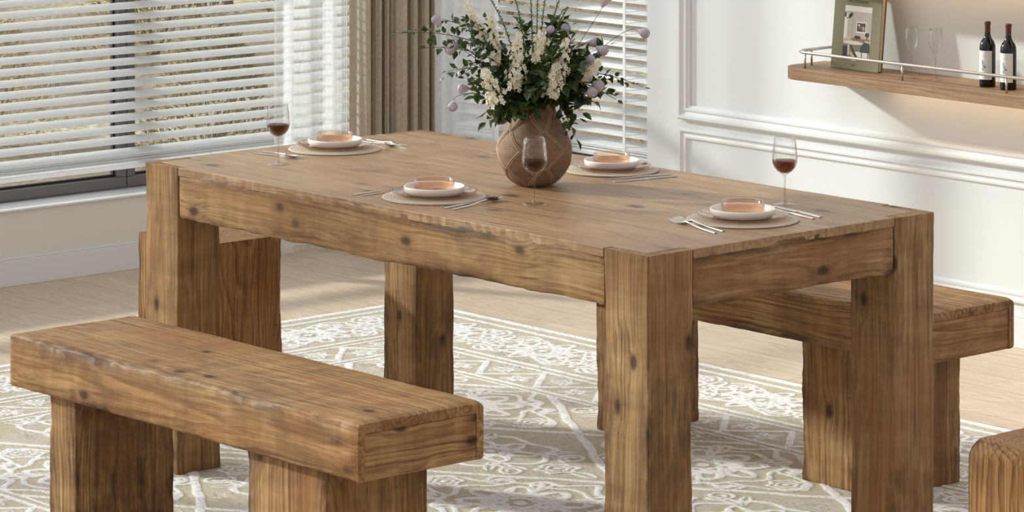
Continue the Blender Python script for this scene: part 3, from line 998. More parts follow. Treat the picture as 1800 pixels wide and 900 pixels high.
# ------------------------------------------------------------------ benches
def bench(x0, y0, label, seed):
    L, W, H, T = 1.264, .342, .471, .121
    root = empty('bench', (x0 + L / 2, y0 + W / 2, 0), 0, label, 'bench', 'wooden benches beside the dining table')
    # seat: rounded timber shell, open at the ends for the inset panel
    th, sd_, g = .024, .022, .0013
    outer = rrect(W, T, (.008, .008, .012, .006), ns=16)
    n = int(L / .010)
    corners = [(-W / 2, -T / 2), (W / 2, -T / 2), (W / 2, T / 2), (-W / 2, T / 2)]
    live = (.005, .002, .003, .010)
    # U outline: outer loop starting at bottom-left inner corner
    # order: outer loop goes bottom-left -> bottom-right -> top-right -> top-left ; cut the bottom and return inside
    start = [p for p in outer]
    ol = [p for p in start if not (abs(p[1] + T / 2) < 1e-6 and abs(p[0]) < W / 2 - sd_)]
    # rotate so list begins just right of the gap
    idx = next(i for i in range(len(ol)) if ol[i][1] < -T / 2 + 1e-4 and ol[i][0] > 0)
    ol = ol[idx:] + ol[:idx]
    inner = [(-W / 2 + sd_, -T / 2), (-W / 2 + sd_, T / 2 - th), (W / 2 - sd_, T / 2 - th), (W / 2 - sd_, -T / 2)]
    loop = ol + inner
    m = len(loop)
    vs = []; wr = []
    for i in range(n + 1):
        x = L * i / n - L / 2
        fade = min(1, i / 6, (n - i) / 3)
        edge_amt = [max(0, .35 + .8 * n3(x * 6, seed + c * 7, 1) + .4 * n3(x * 21, seed + c * 3, 5) + .25 * n3(x * 60, seed + c, 9)) * live[c] * fade for c in range(4)]
        er = .012 if i in (0, n) else (.004 if i in (1, n - 1) else (.001 if i in (2, n - 2) else 0))
        er *= .35
        for j, (y, z) in enumerate(loop):
            if j >= len(ol):
                vs.append((x, y, z)); wr.append(0.0); continue
            dy = dz = 0
            for c, (cy_, cz_) in enumerate(corners):
                dd = math.hypot(y - cy_, z - cz_)
                kk = math.exp(-(dd / .009) ** 2)
                dy -= math.copysign(1, cy_) * edge_amt[c] * kk
                dz -= math.copysign(1, cz_) * edge_amt[c] * kk * .8
            gz = n3(x * 5, y * 9 + seed, z * 20) * .0016
            wr.append(edge_dark(y, z, W, T, x, seed))
            vs.append((x, y + dy - math.copysign(er, y) * (abs(y) > W / 2 - .03), z + dz + (gz - er * (z > T / 2 - .02))))
    fs = [(i * m + k, i * m + (k + 1) % m, (i + 1) * m + (k + 1) % m, (i + 1) * m + k) for i in range(n) for k in range(m)]
    fs += [tuple(range(m))[::-1], tuple(n * m + k for k in range(m))]
    mb = MB(); mb.add(vs, fs)
    o = mb.build('seat', M['bench'], root, auto=38)
    set_edge_dark(o, wr)
    o.location = (0, 0, H - T / 2)
    for s in (-1, 1):
        o = beam('end_panel', W - 2 * sd_ - 2 * g, .05, T - th - g, M['bench'], root, r=(.001,) * 4, seed=seed + s, amp=.0004, n=24, endr=0)
        o.rotation_euler = (0, 0, PI / 2)
        o.location = (s * (L / 2 - .027), -(W / 2 - sd_ - g), H - T + (T - th - g) / 2)
    for (lx, lw, sq) in (((-1.331 + 1.443), .105, 1), ((-.593 + 1.443), .272, 2)):
        hgt = H - T - RUGZ + (0)
        o = beam('leg', hgt, .272, lw, M['bench'], root, r=(.003,) * 4, seed=seed + sq * 4, amp=.001, live=(.005, .004, .004, .005), frq=8, endr=.001)
        o.rotation_euler = VERT
        o.location = (lx + lw / 2 - L / 2, 0, RUGZ)
    return root
bench(-1.443, -.639, 'rustic wooden bench in the foreground, in front of the dining table', 1.0)
bench(-1.485, 1.078, 'rustic wooden bench behind the dining table, near the panelled wall', 21.0)

# ------------------------------------------------------------------ stools
def stool(x0, x1, y0, y1, H, label, seed, rr, bulge):
    root_h = H - .001
    w, d = x1 - x0, y1 - y0
    o = beam('block_stool', root_h - RUGZ, d, w, M['stool'], None, r=(rr,) * 4, seed=seed, amp=.004, live=(.006,) * 4, frq=5, n=60, endr=.0)
    me = o.data
    L = root_h - RUGZ
    for v in me.vertices:
        t = v.co.x / L
        e = min(t, 1 - t) * L
        k = 1 - bulge * max(0, 1 - e / .035) ** 2
        v.co.y *= k; v.co.z *= k
    o.rotation_euler = VERT
    o.location = ((x0 + x1) / 2, (y0 + y1) / 2, RUGZ)
    tag(o, label, 'stool')
stool(-2.393, -2.100, .388, .655, .471, 'solid brown wood block stool at the window end of the dining table', 3, .008, .02)
stool(.715, 1.02, .178, .50, .471, 'solid brown wood block stool with rings on its top, cut by the right edge', 6, .03, .10)

# ------------------------------------------------------------------ wall shelves
ZS = .762
def shelf(zt, label, x0=-2.165, x1=.2):
    D, T = .205, .036
    root = empty('wall_shelf', (x0, YW, zt), 0, label, 'shelf')
    mb = MB()
    rr = .075
    pts = [(0, 0)]
    for k in range(13):
        a = PI - (PI / 2) * (-k / 12) if False else PI + (PI / 2) * k / 12
        pts.append((rr + rr * math.cos(a), -D + rr + rr * math.sin(a)))
    pts += [(x1 - x0, -D), (x1 - x0, 0)]
    n = len(pts)
    vs = [(p[0], p[1], 0) for p in pts] + [(p[0], p[1], -T) for p in pts]
    mb.add(vs, [tuple(range(n)), tuple(range(2 * n - 1, n - 1, -1))] + [(i, n + i, n + (i + 1) % n, (i + 1) % n) for i in range(n)])
    mb.build('board', M['shelf'], root, bevel=.002)
    mb = MB(); mb.box(.25, x1 - x0 - .02, -.020, -.006, -T - .005, -T)
    mb.build('light_strip', M['led'], root)
    # rail
    zr = .047
    rp = [(.045, 0, zr), (.045, -D + .075, zr)]
    for k in range(1, 9):
        a = PI + (PI / 2) * k / 8
        rp.append((.045 + .055 + .055 * math.cos(a), -D + .075 + .055 * math.sin(a), zr))
    rp.append((x1 - x0, -D + .02, zr))
    mb = MB(); mb.tube(rp, .0048, 10)
    mb.build('rail', M['steel'], root, smooth=True)
    for px_, py_ in ((-2.069 - x0, -D + .02), (-1.675 - x0, -D + .02), (-1.276 - x0, -D + .02), (-.877 - x0, -D + .02), (-.478 - x0, -D + .02), (.052, -.111)):
        mb = MB(); mb.tube([(px_, py_, -.001), (px_, py_, zr)], .0034, 10)
        mb.build('rail_post', M['steel'], root, smooth=True)
    L = bpy.data.lights.new('shelf_light', 'AREA'); L.shape = 'RECTANGLE'; L.size = x1 - x0 - .35; L.size_y = .02
    L.color = (1, .72, .42); L.energy = .85
    lo = bpy.data.objects.new('shelf_light', L); COL.objects.link(lo); lo.parent = root
    lo.location = ((x1 - x0) / 2 + .12, -.05, -T - .008)
    return root
shelf(ZS, 'walnut wall shelf with a metal guard rail, lit from below')
shelf(ZS + .335, 'upper walnut wall shelf with its own light, above the book and bottles')

# book
def book():
    root = empty('book', (-2.039, 2.683, ZS + .001), 0, 'olive green interiors book standing upright on the wall shelf', 'book')
    root.rotation_euler = (R(-5.5), 0, R(-2))
    W, H, T = .200, .262, .019
    mb = MB(); mb.box(0, W, 0, .0025, 0, H); mb.box(0, W, T - .0025, T, 0, H); mb.box(-.0005, .0025, 0, T, 0, H)
    mb.build('cover', M['coverg'], root, bevel=.0006)
    mb = MB(); mb.box(.0026, W - .004, .0026, T - .0026, .003, H - .003)
    mb.build('pages', M['pages'], root)
    cols = [(190, 176, 160), (228, 222, 212), (58, 40, 44), (236, 228, 218), (150, 96, 62), (222, 214, 196), (36, 38, 46), (206, 186, 150), (132, 112, 92), (34, 30, 28), (168, 152, 136), (150, 74, 66)]
    ms = [plain('print_ink_%s' % 'abcdefghijkl'[i], c, .5) for i, c in enumerate(cols)]
    mb = MB()
    a0, a1, b0, b1 = .046, .160, .026, .190
    aw, bh = a1 - a0, b1 - b0
    lay = [0]
    def poly(ps, mi):
        lay[0] += 1
        y = -.0001 - lay[0] * .00003
        mb.add([(a0 + p[0] * aw, y, b0 + p[1] * bh) for p in ps], [tuple(range(len(ps)))], mi)
    def rect(x, y, x2, y2, mi): poly([(x, y), (x2, y), (x2, y2), (x, y2)], mi)
    def oval(x, y, rx, ry, mi): poly([(x + rx * math.cos(k * PI / 8), y + ry * math.sin(k * PI / 8)) for k in range(16)], mi)
    rect(0, 0, 1, 1, 0); rect(0, .9, 1, 1, 1); rect(0, .40, .12, .86, 1); rect(.30, .40, .315, .9, 10); rect(.93, .3, .945, .88, 10)
    rect(0, 0, 1, .30, 8); poly([(.35, .0), (1, .05), (.95, .2), (.45, .17)], 5); 
    rect(.45, .52, .82, .72, 3); rect(.48, .545, .79, .70, 2); oval(.6, .62, .07, .04, 11); oval(.72, .6, .05, .045, 10); oval(.55, .66, .03, .02, 3)
    rect(.25, .385, .98, .415, 4); rect(.34, .30, .8, .385, 8); oval(.52, .435, .12, .03, 9); oval(.2, .415, .12, .03, 7)
    rect(.80, .46, .93, .53, 6); rect(.85, .41, .88, .46, 9)
    oval(.38, .33, .36, .035, 5); rect(.18, .1, .26, .31, 7); poly([(.25, .28), (.31, .28), (.62, .03), (.52, .03)], 9)
    rect(0, .05, .18, .26, 6); poly([(.64, .17), (.98, .17), (.98, .34), (.8, .36), (.66, .26)], 6); rect(.7, .06, .72, .17, 9); rect(.93, .06, .95, .17, 9)
    poly([(.26, .15), (.34, .16), (.5, .0), (.42, .0)], 7); rect(.45, .2, .6, .25, 8)
    oval(.03, .83, .03, .045, 9); poly([(.15, .78), (.2, .76), (.28, .82), (.3, .87), (.22, .87), (.17, .83)], 9); oval(.1, .77, .015, .015, 9)
    mb.build('cover_photo', ms, root)
    for txt, x, z, sz in (('DISC INTERIORS', .099, .200, .0118),):
        cu = bpy.data.curves.new('title_lettering', 'FONT'); cu.body = txt; cu.size = sz; cu.align_x = 'CENTER'; cu.extrude = .0001
        o = bpy.data.objects.new('title_lettering', cu); COL.objects.link(o); o.parent = root
        o.rotation_euler = (PI / 2, 0, 0); o.location = (x, -.0003, z)
        cu.materials.append(M['ink'])
        dg = bpy.context.evaluated_depsgraph_get()
        me = bpy.data.meshes.new_from_object(o.evaluated_get(dg))
        o2 = bpy.data.objects.new('title_lettering', me); COL.objects.link(o2); o2.parent = root
        o2.rotation_euler = (PI / 2, 0, 0); o2.location = (x, -.0003, z)
        bpy.data.objects.remove(o)
    mb = MB()
    pts = [(.086 + k * .0022, -.0006, .0135 + .0016 * math.sin(k * 1.9)) for k in range(10)]
    mb.tube(pts, .0004, 4)
    mb.build('publisher_mark', M['ink'], root)
book()

# bottles
def bottle(x, y, label):
    root = empty('wine_bottle', (x, y, ZS), 0, label, 'bottle', 'wine bottles on the wall shelf')
    r = .0232
    prof = [(.0, .004), (.016, .001), (r - .001, .0), (r, .003), (r, .112), (r - .001, .121), (.0185, .131), (.0125, .139), (.0092, .147), (.0082, .156), (.0080, .176)]
    mb = MB(); mb.lathe(prof, 40); mb.build('glass_body', M['black'], root, smooth=True)
    mb = MB(); mb.lathe([(.0083, .150), (.0084, .178), (.0096, .179), (.0096, .185), (.0088, .188), (0, .188)], 32); mb.build('capsule', M['capsule'], root, auto=40)
    a0, a1 = R(233), R(344)
    lo_ = MB(); vs = []; n = 16
    rr = r + .0004
    for z in (.022, .105):
        for k in range(n + 1):
            a = a0 + (a1 - a0) * k / n
            vs.append((rr * math.cos(a), rr * math.sin(a), z))
    lo_.add(vs, [(k, k + 1, n + 2 + k, n + 1 + k) for k in range(n)])
    lb = lo_.build('label', M['label'], root, smooth=True)
    ik = MB()
    def mark(a, z, da, dz, mi, rot=0):
        q = rr + .0003
        ps = []
        for k in range(12):
            t = 2 * PI * k / 12
            uu = da * math.cos(t); vv = dz * math.sin(t)
            aa = a + uu; zz = z + vv + rot * uu
            ps.append((q * math.cos(aa), q * math.sin(aa), zz))
        ik.add(ps, [tuple(range(12))], mi)
    am = (a0 + a1) / 2
    mark(am - .12, .064, .22, .007, 1, -.012); mark(am - .25, .072, .12, .007, 1, -.02); mark(am + .05, .058, .20, .0016, 0, -.001); mark(am - .2, .052, .16, .005, 1)
    for k in range(9): mark(am - .5 + k * .10, .037, .035, .0008, 1)
    for k in range(4): mark(am + .12 + k * .07, .038 + .0012 * (k % 2), .018, .0028, 0, .01)
    for k in range(7): mark(am - .22 + k * .07, .090, .025, .0008, 1)
    ik.build('label_print', [M['ink'], M['inkg']], lb)
bottle(-1.417, 2.684, 'dark wine bottle with white label, the left of the pair on the wall shelf')
bottle(-1.333, 2.678, 'dark wine bottle with white label, the right of the pair on the wall shelf')

# ------------------------------------------------------------------ wine glasses
def wine_glass(loc, s, wine, label, group):
    root = empty('wine_glass', loc, 0, label, 'wine glass', group)
    P = [(.0275, .0), (.0272, .0010), (.018, .0026), (.0065, .0052), (.0030, .0095), (.0024, .020), (.0024, .060), (.0034, .066), (.0090, .0705), (.0180, .0765), (.0250, .0855), (.0286, .0955), (.0290, .102), (.0283, .118), (.0262, .138), (.0243, .153)]
    I = [(.0237, .153), (.0256, .138), (.0277, .118), (.0284, .102), (.0280, .0958), (.0244, .0865), (.0175, .0782), (.0085, .0722), (0, .0708)]
    P = [(r * s, z * s) for r, z in P]; I = [(r * s, z * s) for r, z in I]
    mb = MB(); mb.lathe(P[7:] + I, 48)
    mb.build('bowl', M['glass'], root, smooth=True)
    mb = MB(); mb.lathe(P[:8], 40)
    mb.build('stem_and_foot', M['glassf'], root, smooth=True)
    if wine:
        mb = MB()
        W = [(0, .0712), (.0083, .0726), (.0172, .0786), (.0240, .0870), (.0275, .0960), (.0277, .1005), (.0265, .1010), (0, .1010)]
        mb.lathe([(r * s, z * s) for r, z in W], 48)
        mb.build('red_wine', M['wine'], root, auto=60)
    return root
g1 = 'glasses of red wine on the dining table'
wine_glass((-1.554, .219, TH), .98, True, 'glass of red wine at the left end of the table', g1)
wine_glass((-.674, .280, TH), 1.0, True, 'glass of red wine standing in front of the woven vase', g1)
wine_glass((-.297, .710, TH), 1.0, True, 'glass of red wine at the right end of the table', g1)
wine_glass((-1.341, .759, TH), 1.0, True, 'glass of red wine half hidden behind the woven vase', g1)
g2 = 'empty glasses on the wall shelf'
def flute(loc, label):
    root = empty('wine_glass', loc, 0, label, 'wine glass', g2)
    P = [(.0235, 0), (.023, .001), (.012, .0028), (.0045, .008), (.0022, .018), (.0019, .060), (.0028, .070), (.0075, .078), (.0150, .092), (.0195, .108), (.0205, .120), (.0195, .136), (.0175, .152)]
    mb = MB(); mb.lathe(P[6:] + [(.0170, .152), (.019, .136), (.020, .120), (.019, .108), (.0145, .093), (.007, .080), (0, .077)], 40)
    mb.build('bowl', M['glass'], root, smooth=True)
    mb = MB(); mb.lathe(P[:7], 32)
    mb.build('stem_and_foot', M['glassf'], root, smooth=True)
flute((-1.697, 2.669, ZS), 'empty clear stemmed glass beside the green book on the shelf')
flute((-1.614, 2.681, ZS), 'empty clear stemmed glass on the shelf, nearer the wine bottles')

# ------------------------------------------------------------------ place settings
def setting(x, y, who, k=1.0):
    m = MB()
    rm = .122 * k
    prof = [(0, .0), (rm - .002, 0), (rm, .0015), (rm - .001, .0035), (rm - .004, .0042)]
    for q in range(24): prof.append((rm - .006 - q * (rm - .008) / 24, .0042 + (.0008 if q % 2 else 0)))
    prof.append((0, .0042))
    m.lathe(prof, 72)
    o = m.build('placemat', M['mat'], None, smooth=True, loc=(x, y, TH))
    tag(o, 'round braided beige placemat ' + who, 'placemat', 'round placemats on the dining table')
    z = TH + .0052
    m = MB(); R1 = .100 * k
    m.lathe([(0, 0), (.062, 0), (.078, .002), (R1 - .004, .0085), (R1, .0105), (R1 + .0003, .012), (R1 - .0018, .0125), (R1 - .006, .0105), (.078, .0042), (.06, .0026), (0, .0026)], 72)
    o = m.build('glass_plate', M['amber2'], None, smooth=True, loc=(x, y, z))
    tag(o, 'pink-tinted glass plate ' + who, 'plate', 'glass plates on the placemats')
    z += .0030
    m = MB(); R2 = .071 * k
    m.lathe([(0, 0), (R2 - .016, 0), (R2 - .007, .0028), (R2 - .0015, .009), (R2, .0175), (R2 - .0012, .0200), (R2 - .003, .0190), (R2 - .0045, .011), (R2 - .010, .0062), (R2 - .018, .0045), (0, .0045)], 72)
    o = m.build('shallow_bowl', M['ceramic'], None, smooth=True, loc=(x, y, z))
    tag(o, 'white shallow bowl ' + who, 'bowl', 'white bowls on the glass plates')
    z += .0048
    m = MB(); R3 = .0475 * k
    m.lathe([(0, 0), (R3 - .008, 0), (R3 - .002, .003), (R3, .009), (R3 - .0006, .0285), (R3 - .0016, .0300), (R3 - .0034, .0285), (R3 - .0034, .010), (R3 - .007, .0055), (R3 - .012, .0042), (0, .0042)], 64)
    o = m.build('glass_bowl', M['amber'], None, smooth=True, loc=(x, y, z))
    tag(o, 'small amber glass bowl ' + who, 'bowl', 'amber bowls on the table')
setting(-1.668, .487, 'at the left end of the table', .97)
setting(-.900, .171, 'at the near side of the table, left of the vase')
setting(-.938, .765, 'at the far side of the table, right of the vase', .95)
setting(-.200, .478, 'at the right end of the table', 1.03)

def strip(mb, secs):
    """flat bar from cross-sections (x, halfwidth, zc, thickness)"""
    vs = []
    for x, w, z, t in secs:
        vs += [(x, -w, z), (x, w, z), (x, w * .8, z + t), (x, -w * .8, z + t)]
    fs = []
    for i in range(len(secs) - 1):
        for k in range(4):
            fs.append((i * 4 + k, i * 4 + (k + 1) % 4, i * 4 + 4 + (k + 1) % 4, i * 4 + 4 + k))
    fs.append((3, 2, 1, 0)); b = (len(secs) - 1) * 4; fs.append((b, b + 1, b + 2, b + 3))
    mb.add(vs, fs)
def fork(): 
    mb = MB()
    strip(mb, [(0, .0038, .0006, .002), (.06, .0030, .0012, .002), (.105, .0022, .005, .002), (.122, .0022, .0062, .0018), (.130, .0075, .004, .0014), (.138, .0095, .0022, .0013), (.145, .0095, .0014, .0012)])
    for k in (-1.5, -.5, .5, 1.5):
        vs = []
        m2 = MB(); strip(m2, [(.144, .0013, .0014, .0011), (.160, .0012, .0014, .001), (.172, .0010, .0028, .0009), (.182, .0006, .0052, .0007)])
        mb.add([(v[0], v[1] + k * .0053, v[2]) for v in m2.v], m2.f)
    return mb
def knife():
    mb = MB()
    strip(mb, [(0, .0042, .0006, .0026), (.05, .0036, .0006, .003), (.095, .0030, .0008, .003), (.100, .0060, .0008, .0014), (.115, .0078, .0008, .001), (.16, .0080, .0008, .0009), (.180, .0060, .0008, .0008), (.190, .0015, .0008, .0007)])
    return mb
def spoon():
    mb = MB()
    strip(mb, [(0, .0038, .0006, .002), (.06, .0028, .0012, .002), (.11, .0021, .006, .002), (.130, .0024, .0075, .0018)])
    nx_, na = 10, 12
    vs = []; fs = []
    for i in range(nx_ + 1):
        t = i / nx_
        x = .128 + .052 * t
        w = .0155 * math.sqrt(max(0, math.sin(PI * min(1, (t * .92 + .04))))) * (1 - .12 * t)
        for k in range(na + 1):
            u = -1 + 2 * k / na
            dep = .0065 * (1 - u * u) * math.sin(PI * min(1, t * .95 + .03))
            vs.append((x, w * u, .0078 + .0015 * (1 - t) - dep))
    fs = [(i * (na + 1) + k, i * (na + 1) + k + 1, (i + 1) * (na + 1) + k + 1, (i + 1) * (na + 1) + k) for i in range(nx_) for k in range(na)]
    b = len(vs)
    vs2 = [(v[0], v[1], v[2] - .0009) for v in vs]
    fs2 = [tuple(q + b for q in f[::-1]) for f in fs]
    mb.add(vs + vs2, fs + fs2)
    return mb
KIND = {'fork': fork, 'knife': knife, 'spoon': spoon}
protos = {}
def cutlery(kind, hx, hy, tx, ty, label, sc=1.0):
    """handle end (hx,hy) pointing to (tx,ty)"""
    if kind not in protos:
        o = KIND[kind]().build(kind, M['cutlery'], None, auto=50); protos[kind] = o
    else:
        o = protos[kind].copy(); COL.objects.link(o)
    o.location = (hx, hy, TH + .0003)
    o.rotation_euler = (0, 0, math.atan2(ty - hy, tx - hx))
    o.scale = (sc, sc, sc)
    tag(o, label, kind, 'cutlery on the dining table')
cutlery('fork', -.109, .305, -.307, .357, 'fork at the right end of the table, nearer the front edge', 1.08)
cutlery('fork', -.114, .334, -.318, .380, 'fork at the right end of the table, closer to the placemat', 1.08)
cutlery('knife', -.108, .632, -.289, .669, 'knife by the wine glass at the right end of the table, farther from the mat')
cutlery('knife', -.102, .603, -.262, .638, 'knife at the right end of the table, lying close to the placemat')
cutlery('spoon', -.735, .082, -.772, .275, 'spoon right of the near-side placemat, in front of the vase')
cutlery('knife', -.763, .082, -.790, .240, 'knife between the near-side placemat and its spoon', .9)
cutlery('fork', -1.050, .050, -1.058, .200, 'fork left of the near-side placemat, outer one', .95)
cutlery('fork', -1.028, .060, -1.034, .200, 'fork tucked against the left of the near-side placemat', .9)
cutlery('knife', -.763, .815, -.795, .655, 'knife right of the far-side placemat, pointing at the vase, outer one', .92)
cutlery('knife', -.792, .820, -.838, .680, 'knife right of the far-side placemat, inner one', .92)
cutlery('spoon', -1.740, .286, -1.602, .312, 'spoon by the wine glass at the left end of the table', .82)
cutlery('knife', -1.752, .322, -1.61, .342, 'knife between the spoon and placemat at the left end of the table', .82)
cutlery('spoon', -1.745, .630, -1.60, .622, 'spoon beyond the placemat at the left end of the table, towards the curtain', .86)
cutlery('fork', -1.745, .655, -1.60, .650, 'fork beyond the placemat at the left end of the table, outer one', .86)

# ------------------------------------------------------------------ vase
VX, VY = -.891, .473
def vase():
    prof = [(.036, 0), (.046, .004), (.058, .013), (.070, .028), (.0805, .047), (.0868, .066), (.0888, .082), (.0868, .098), (.0812, .114), (.0725, .130), (.0630, .146), (.0550, .162), (.0500, .176), (.0475, .188), (.0472, .194)]
    nz, nt = 190, 360
    zs = np.linspace(0, .194, nz)
    pr = np.array(prof)
    # smooth interpolation
    rs = np.interp(zs, pr[:, 1], pr[:, 0])
    for _ in range(30): rs[1:-1] = (rs[:-2] + 2 * rs[1:-1] + rs[2:]) / 4
    th = np.arange(nt) / nt * 2 * PI
    Z, T = np.meshgrid(zs, th, indexing='ij')
    Rr = np.repeat(rs[:, None], nt, 1)
    ridge = np.zeros_like(Z)
    N = 5
    ph0 = 2.42191 + PI + .30
    tri = np.abs(((Z - .047) / .088) % 1 - .5) * 2     # 1 at touch heights
    for k in range(N):
        for sg in (-1, 1):
            cen = ph0 + k * 2 * PI / N + sg * (R(3) + R(30) * (1 - tri))
            dth = (T - cen + PI) % (2 * PI) - PI
            dist = np.abs(dth * Rr * .74)
            r_ = np.maximum(np.clip(1.3 - np.abs(dist - .0022) / .0011, 0, 1), 0)
            ridge = np.maximum(ridge, r_)
    weave = .5 + .22 * np.sin(T * 118) + .28 * np.sin(Z * 2 * PI / .0042)
    RR = Rr + ridge * .0026 + weave * .0005
    V = np.stack([RR * np.cos(T), RR * np.sin(T), Z], -1).reshape(-1, 3)
    mb = MB()
    fs = [(i * nt + k, i * nt + (k + 1) % nt, (i + 1) * nt + (k + 1) % nt, (i + 1) * nt + k) for i in range(nz - 1) for k in range(nt)]
    b = nz * nt
    extra = []
    for r_, z_ in ((.0448, .1955), (.0425, .193), (.0440, .170), (.060, .130), (.078, .09), (.070, .04), (.04, .01)):
        extra += [(r_ * math.cos(a), r_ * math.sin(a), z_) for a in th]
    rows = [nz - 1] + [nz + i for i in range(7)]
    for a, c in zip(rows[:-1], rows[1:]):
        fs += [(a * nt + k, a * nt + (k + 1) % nt, c * nt + (k + 1) % nt, c * nt + k) for k in range(nt)]
    fs.append(tuple((nz + 6) * nt + k for k in range(nt)))
    fs.append(tuple(range(nt))[::-1])
    me = bpy.data.meshes.new('vase')
    me.from_pydata([tuple(v) for v in V] + extra, [], fs)
    for nm, arr in (('ridge', ridge), ('weave', weave)):
        at = me.attributes.new(nm, 'FLOAT', 'POINT')
        at.data.foreach_set('value', np.concatenate([arr.ravel(), np.zeros(len(extra))]).astype(np.float32))
    me.polygons.foreach_set('use_smooth', [True] * len(me.polygons))
    me.materials.append(M['vase'])
    o = bpy.data.objects.new('vase', me); COL.objects.link(o); o.location = (VX, VY, TH)
    tag(o, 'round woven brown vase with raised diamond lines, in the middle of the table', 'vase')
vase()

# ------------------------------------------------------------------ bouquet
S3 = Vector((.65915, .75201, 0)); D3 = Vector((.7520, -.6591, 0)); Z3 = Vector((0, 0, 1))
def bp_(s, h, d):      # metres: along the table diagonal, above the table, toward the near corner
    return S3 * s + Z3 * h + D3 * d
def curve_pts(p0, p1, bend, n=14, sag=0.0):
    p0, p1 = Vector(p0), Vector(p1)
    up = Z3 * ((p1 - p0).length * .45)
    c = p0 + up * .9 + (p1 - p0) * .12 + bend
    out = []
    for i in range(n + 1):
        t = i / n
        q = p0 * (1 - t) ** 2 + c * 2 * t * (1 - t) + p1 * t * t
        out.append(q)
    return out
def leaf(mb, p, d, up, L, W, rnd, mi=0):
    d = d.normalized(); s = d.cross(up)
    if s.length < 1e-3: s = d.cross(Vector((1, 0, 0)))
    s.normalize(); n = s.cross(d).normalized()
    f = .12 * L; curl = rnd.uniform(-.25, .35) * L
    def q(a, b, c): return p + d * (a * L) + s * (b * W) + n * c
    vs = [q(0, 0, 0), q(.22, .38, f * .6), q(.5, .5, f), q(.78, .27, f * .5 - curl * .4), q(1, 0, -curl), q(.78, -.27, f * .5 - curl * .4), q(.5, -.5, f), q(.22, -.38, f * .6), q(.5, 0, 0), q(.25, 0, 0), q(.78, 0, -curl * .5)]
    mb.add(vs, [(0, 1, 9), (9, 1, 2, 8), (8, 2, 3, 10), (10, 3, 4), (0, 9, 7), (9, 8, 6, 7), (8, 10, 5, 6), (10, 4, 5)], mi)
def stem_root(name, label, cat, group):
    return empty(name, (VX, VY, TH + .03), 0, label, cat, group)
def leafy_branch(tip, label, group, rnd, nl=26, L=.026, mat='leaf', start=.35, bend=None, stem='stem', W=.62, twigs=3):
    root = stem_root('leafy_branch', label, 'branch', group)
    a = math.atan2(tip[2], tip[0])
    p0 = bp_(tip[0] * .04, 0, tip[2] * .04)
    p1 = bp_(tip[0], tip[1] - .03, tip[2])
    pm = bp_(max(-.028, min(.028, tip[0] * .5)), .172, max(-.028, min(.028, tip[2] * .5)))
    bend = bend or Vector((rnd.uniform(-.02, .02), rnd.uniform(-.02, .02), rnd.uniform(0, .03)))
    up_ = curve_pts(pm, p1, bend)
    pts = [p0] + up_
    st = MB(); n = len(pts)
    st.tube(pts, [.0018 - .0013 * i / n for i in range(n)], 6)
    lv = MB()
    def dress(path, cnt, st_t, size):
        for k in range(cnt):
            t = st_t + (1 - st_t) * k / max(1, cnt - 1)
            x = t * (len(path) - 1); i = min(int(x), len(path) - 2)
            p = path[i].lerp(path[i + 1], x - i); dr = (path[i + 1] - path[i]).normalized()
            side = dr.cross(Vector((rnd.uniform(-1, 1), rnd.uniform(-1, 1), rnd.uniform(-.2, 1)))).normalized()
            d = (dr * rnd.uniform(.1, .7) + side * (1 if k % 2 else -1)).normalized() if k < cnt - 1 else dr
            off = p + d * rnd.uniform(.001, .006)
            leaf(lv, off, d, Vector((rnd.uniform(-.6, .6), rnd.uniform(-.6, .6), 1)), size * rnd.uniform(.6, 1.15), size * W * rnd.uniform(.8, 1.2), rnd)
    dress(up_, nl, start, L)
    for q in range(twigs):
        i = rnd.randint(5, len(up_) - 3)
        b = up_[i]; dr = (up_[i + 1] - up_[i]).normalized()
        e = b + (dr * rnd.uniform(.03, .06) + Vector((rnd.uniform(-1, 1), rnd.uniform(-1, 1), rnd.uniform(-.8, .8))) * .035)
        tw = [b, b.lerp(e, .5) + Z3 * .006, e]
        st.tube(tw, [.0008, .0006, .0004], 5)
        dress(tw, 7, .25, L * .9)
    st.build('stem', M[stem], root, smooth=True)
    lv.build('leaves', M[mat], root)
rnd = random.Random(21)
sides = [((-.322, .362, .02), 'leafy green branch reaching farthest left across the beige curtain', 30, .018),
         ((-.222, .388, -.05), 'leafy branch reaching up left towards the pale purple pods', 26, .019),
         ((-.205, .275, .05), 'leafy branch spreading low to the left over the sheer curtain', 24, .017),
         ((-.150, .340, .08), 'leafy branch leaning left beside the cream flower spikes', 34, .021),
         ((.255, .235, .02), 'thin leafy branch reaching farthest right across the blind', 22, .015),
         ((.190, .210, .06), 'leafy branch spreading low to the right over the blind', 24, .017),
         ((.085, .150, .08), 'leafy sprig drooping over the right shoulder of the vase', 20, .024),
         ((-.075, .175, .08), 'leafy sprig drooping over the left rim of the vase', 20, .022),
         ((.060, .395, -.03), 'dark leafy branch rising right of the tall thin stems', 30, .022),
         ((-.030, .372, -.05), 'dark leafy branch rising left of the tall thin stems', 26, .020)]
sides += [((-.255, .330, .04), 'leafy branch on the left between the two lowest purple pods and the farthest one', 24, .018),
          ((-.175, .395, .05), 'leafy branch on the left, just behind the highest cream spike', 26, .019),
          ((.165, .255, .02), 'leafy branch on the right, under the lower purple pods', 24, .019),
          ((-.150, .225, .06), 'leafy branch on the left, reaching towards the lowest purple pod', 22, .022)]
for tip, lab, nl, L in sides:
    leafy_branch(tip, lab, 'leafy branches in the vase', rnd, nl=nl, L=L * 1.22, start=.22)
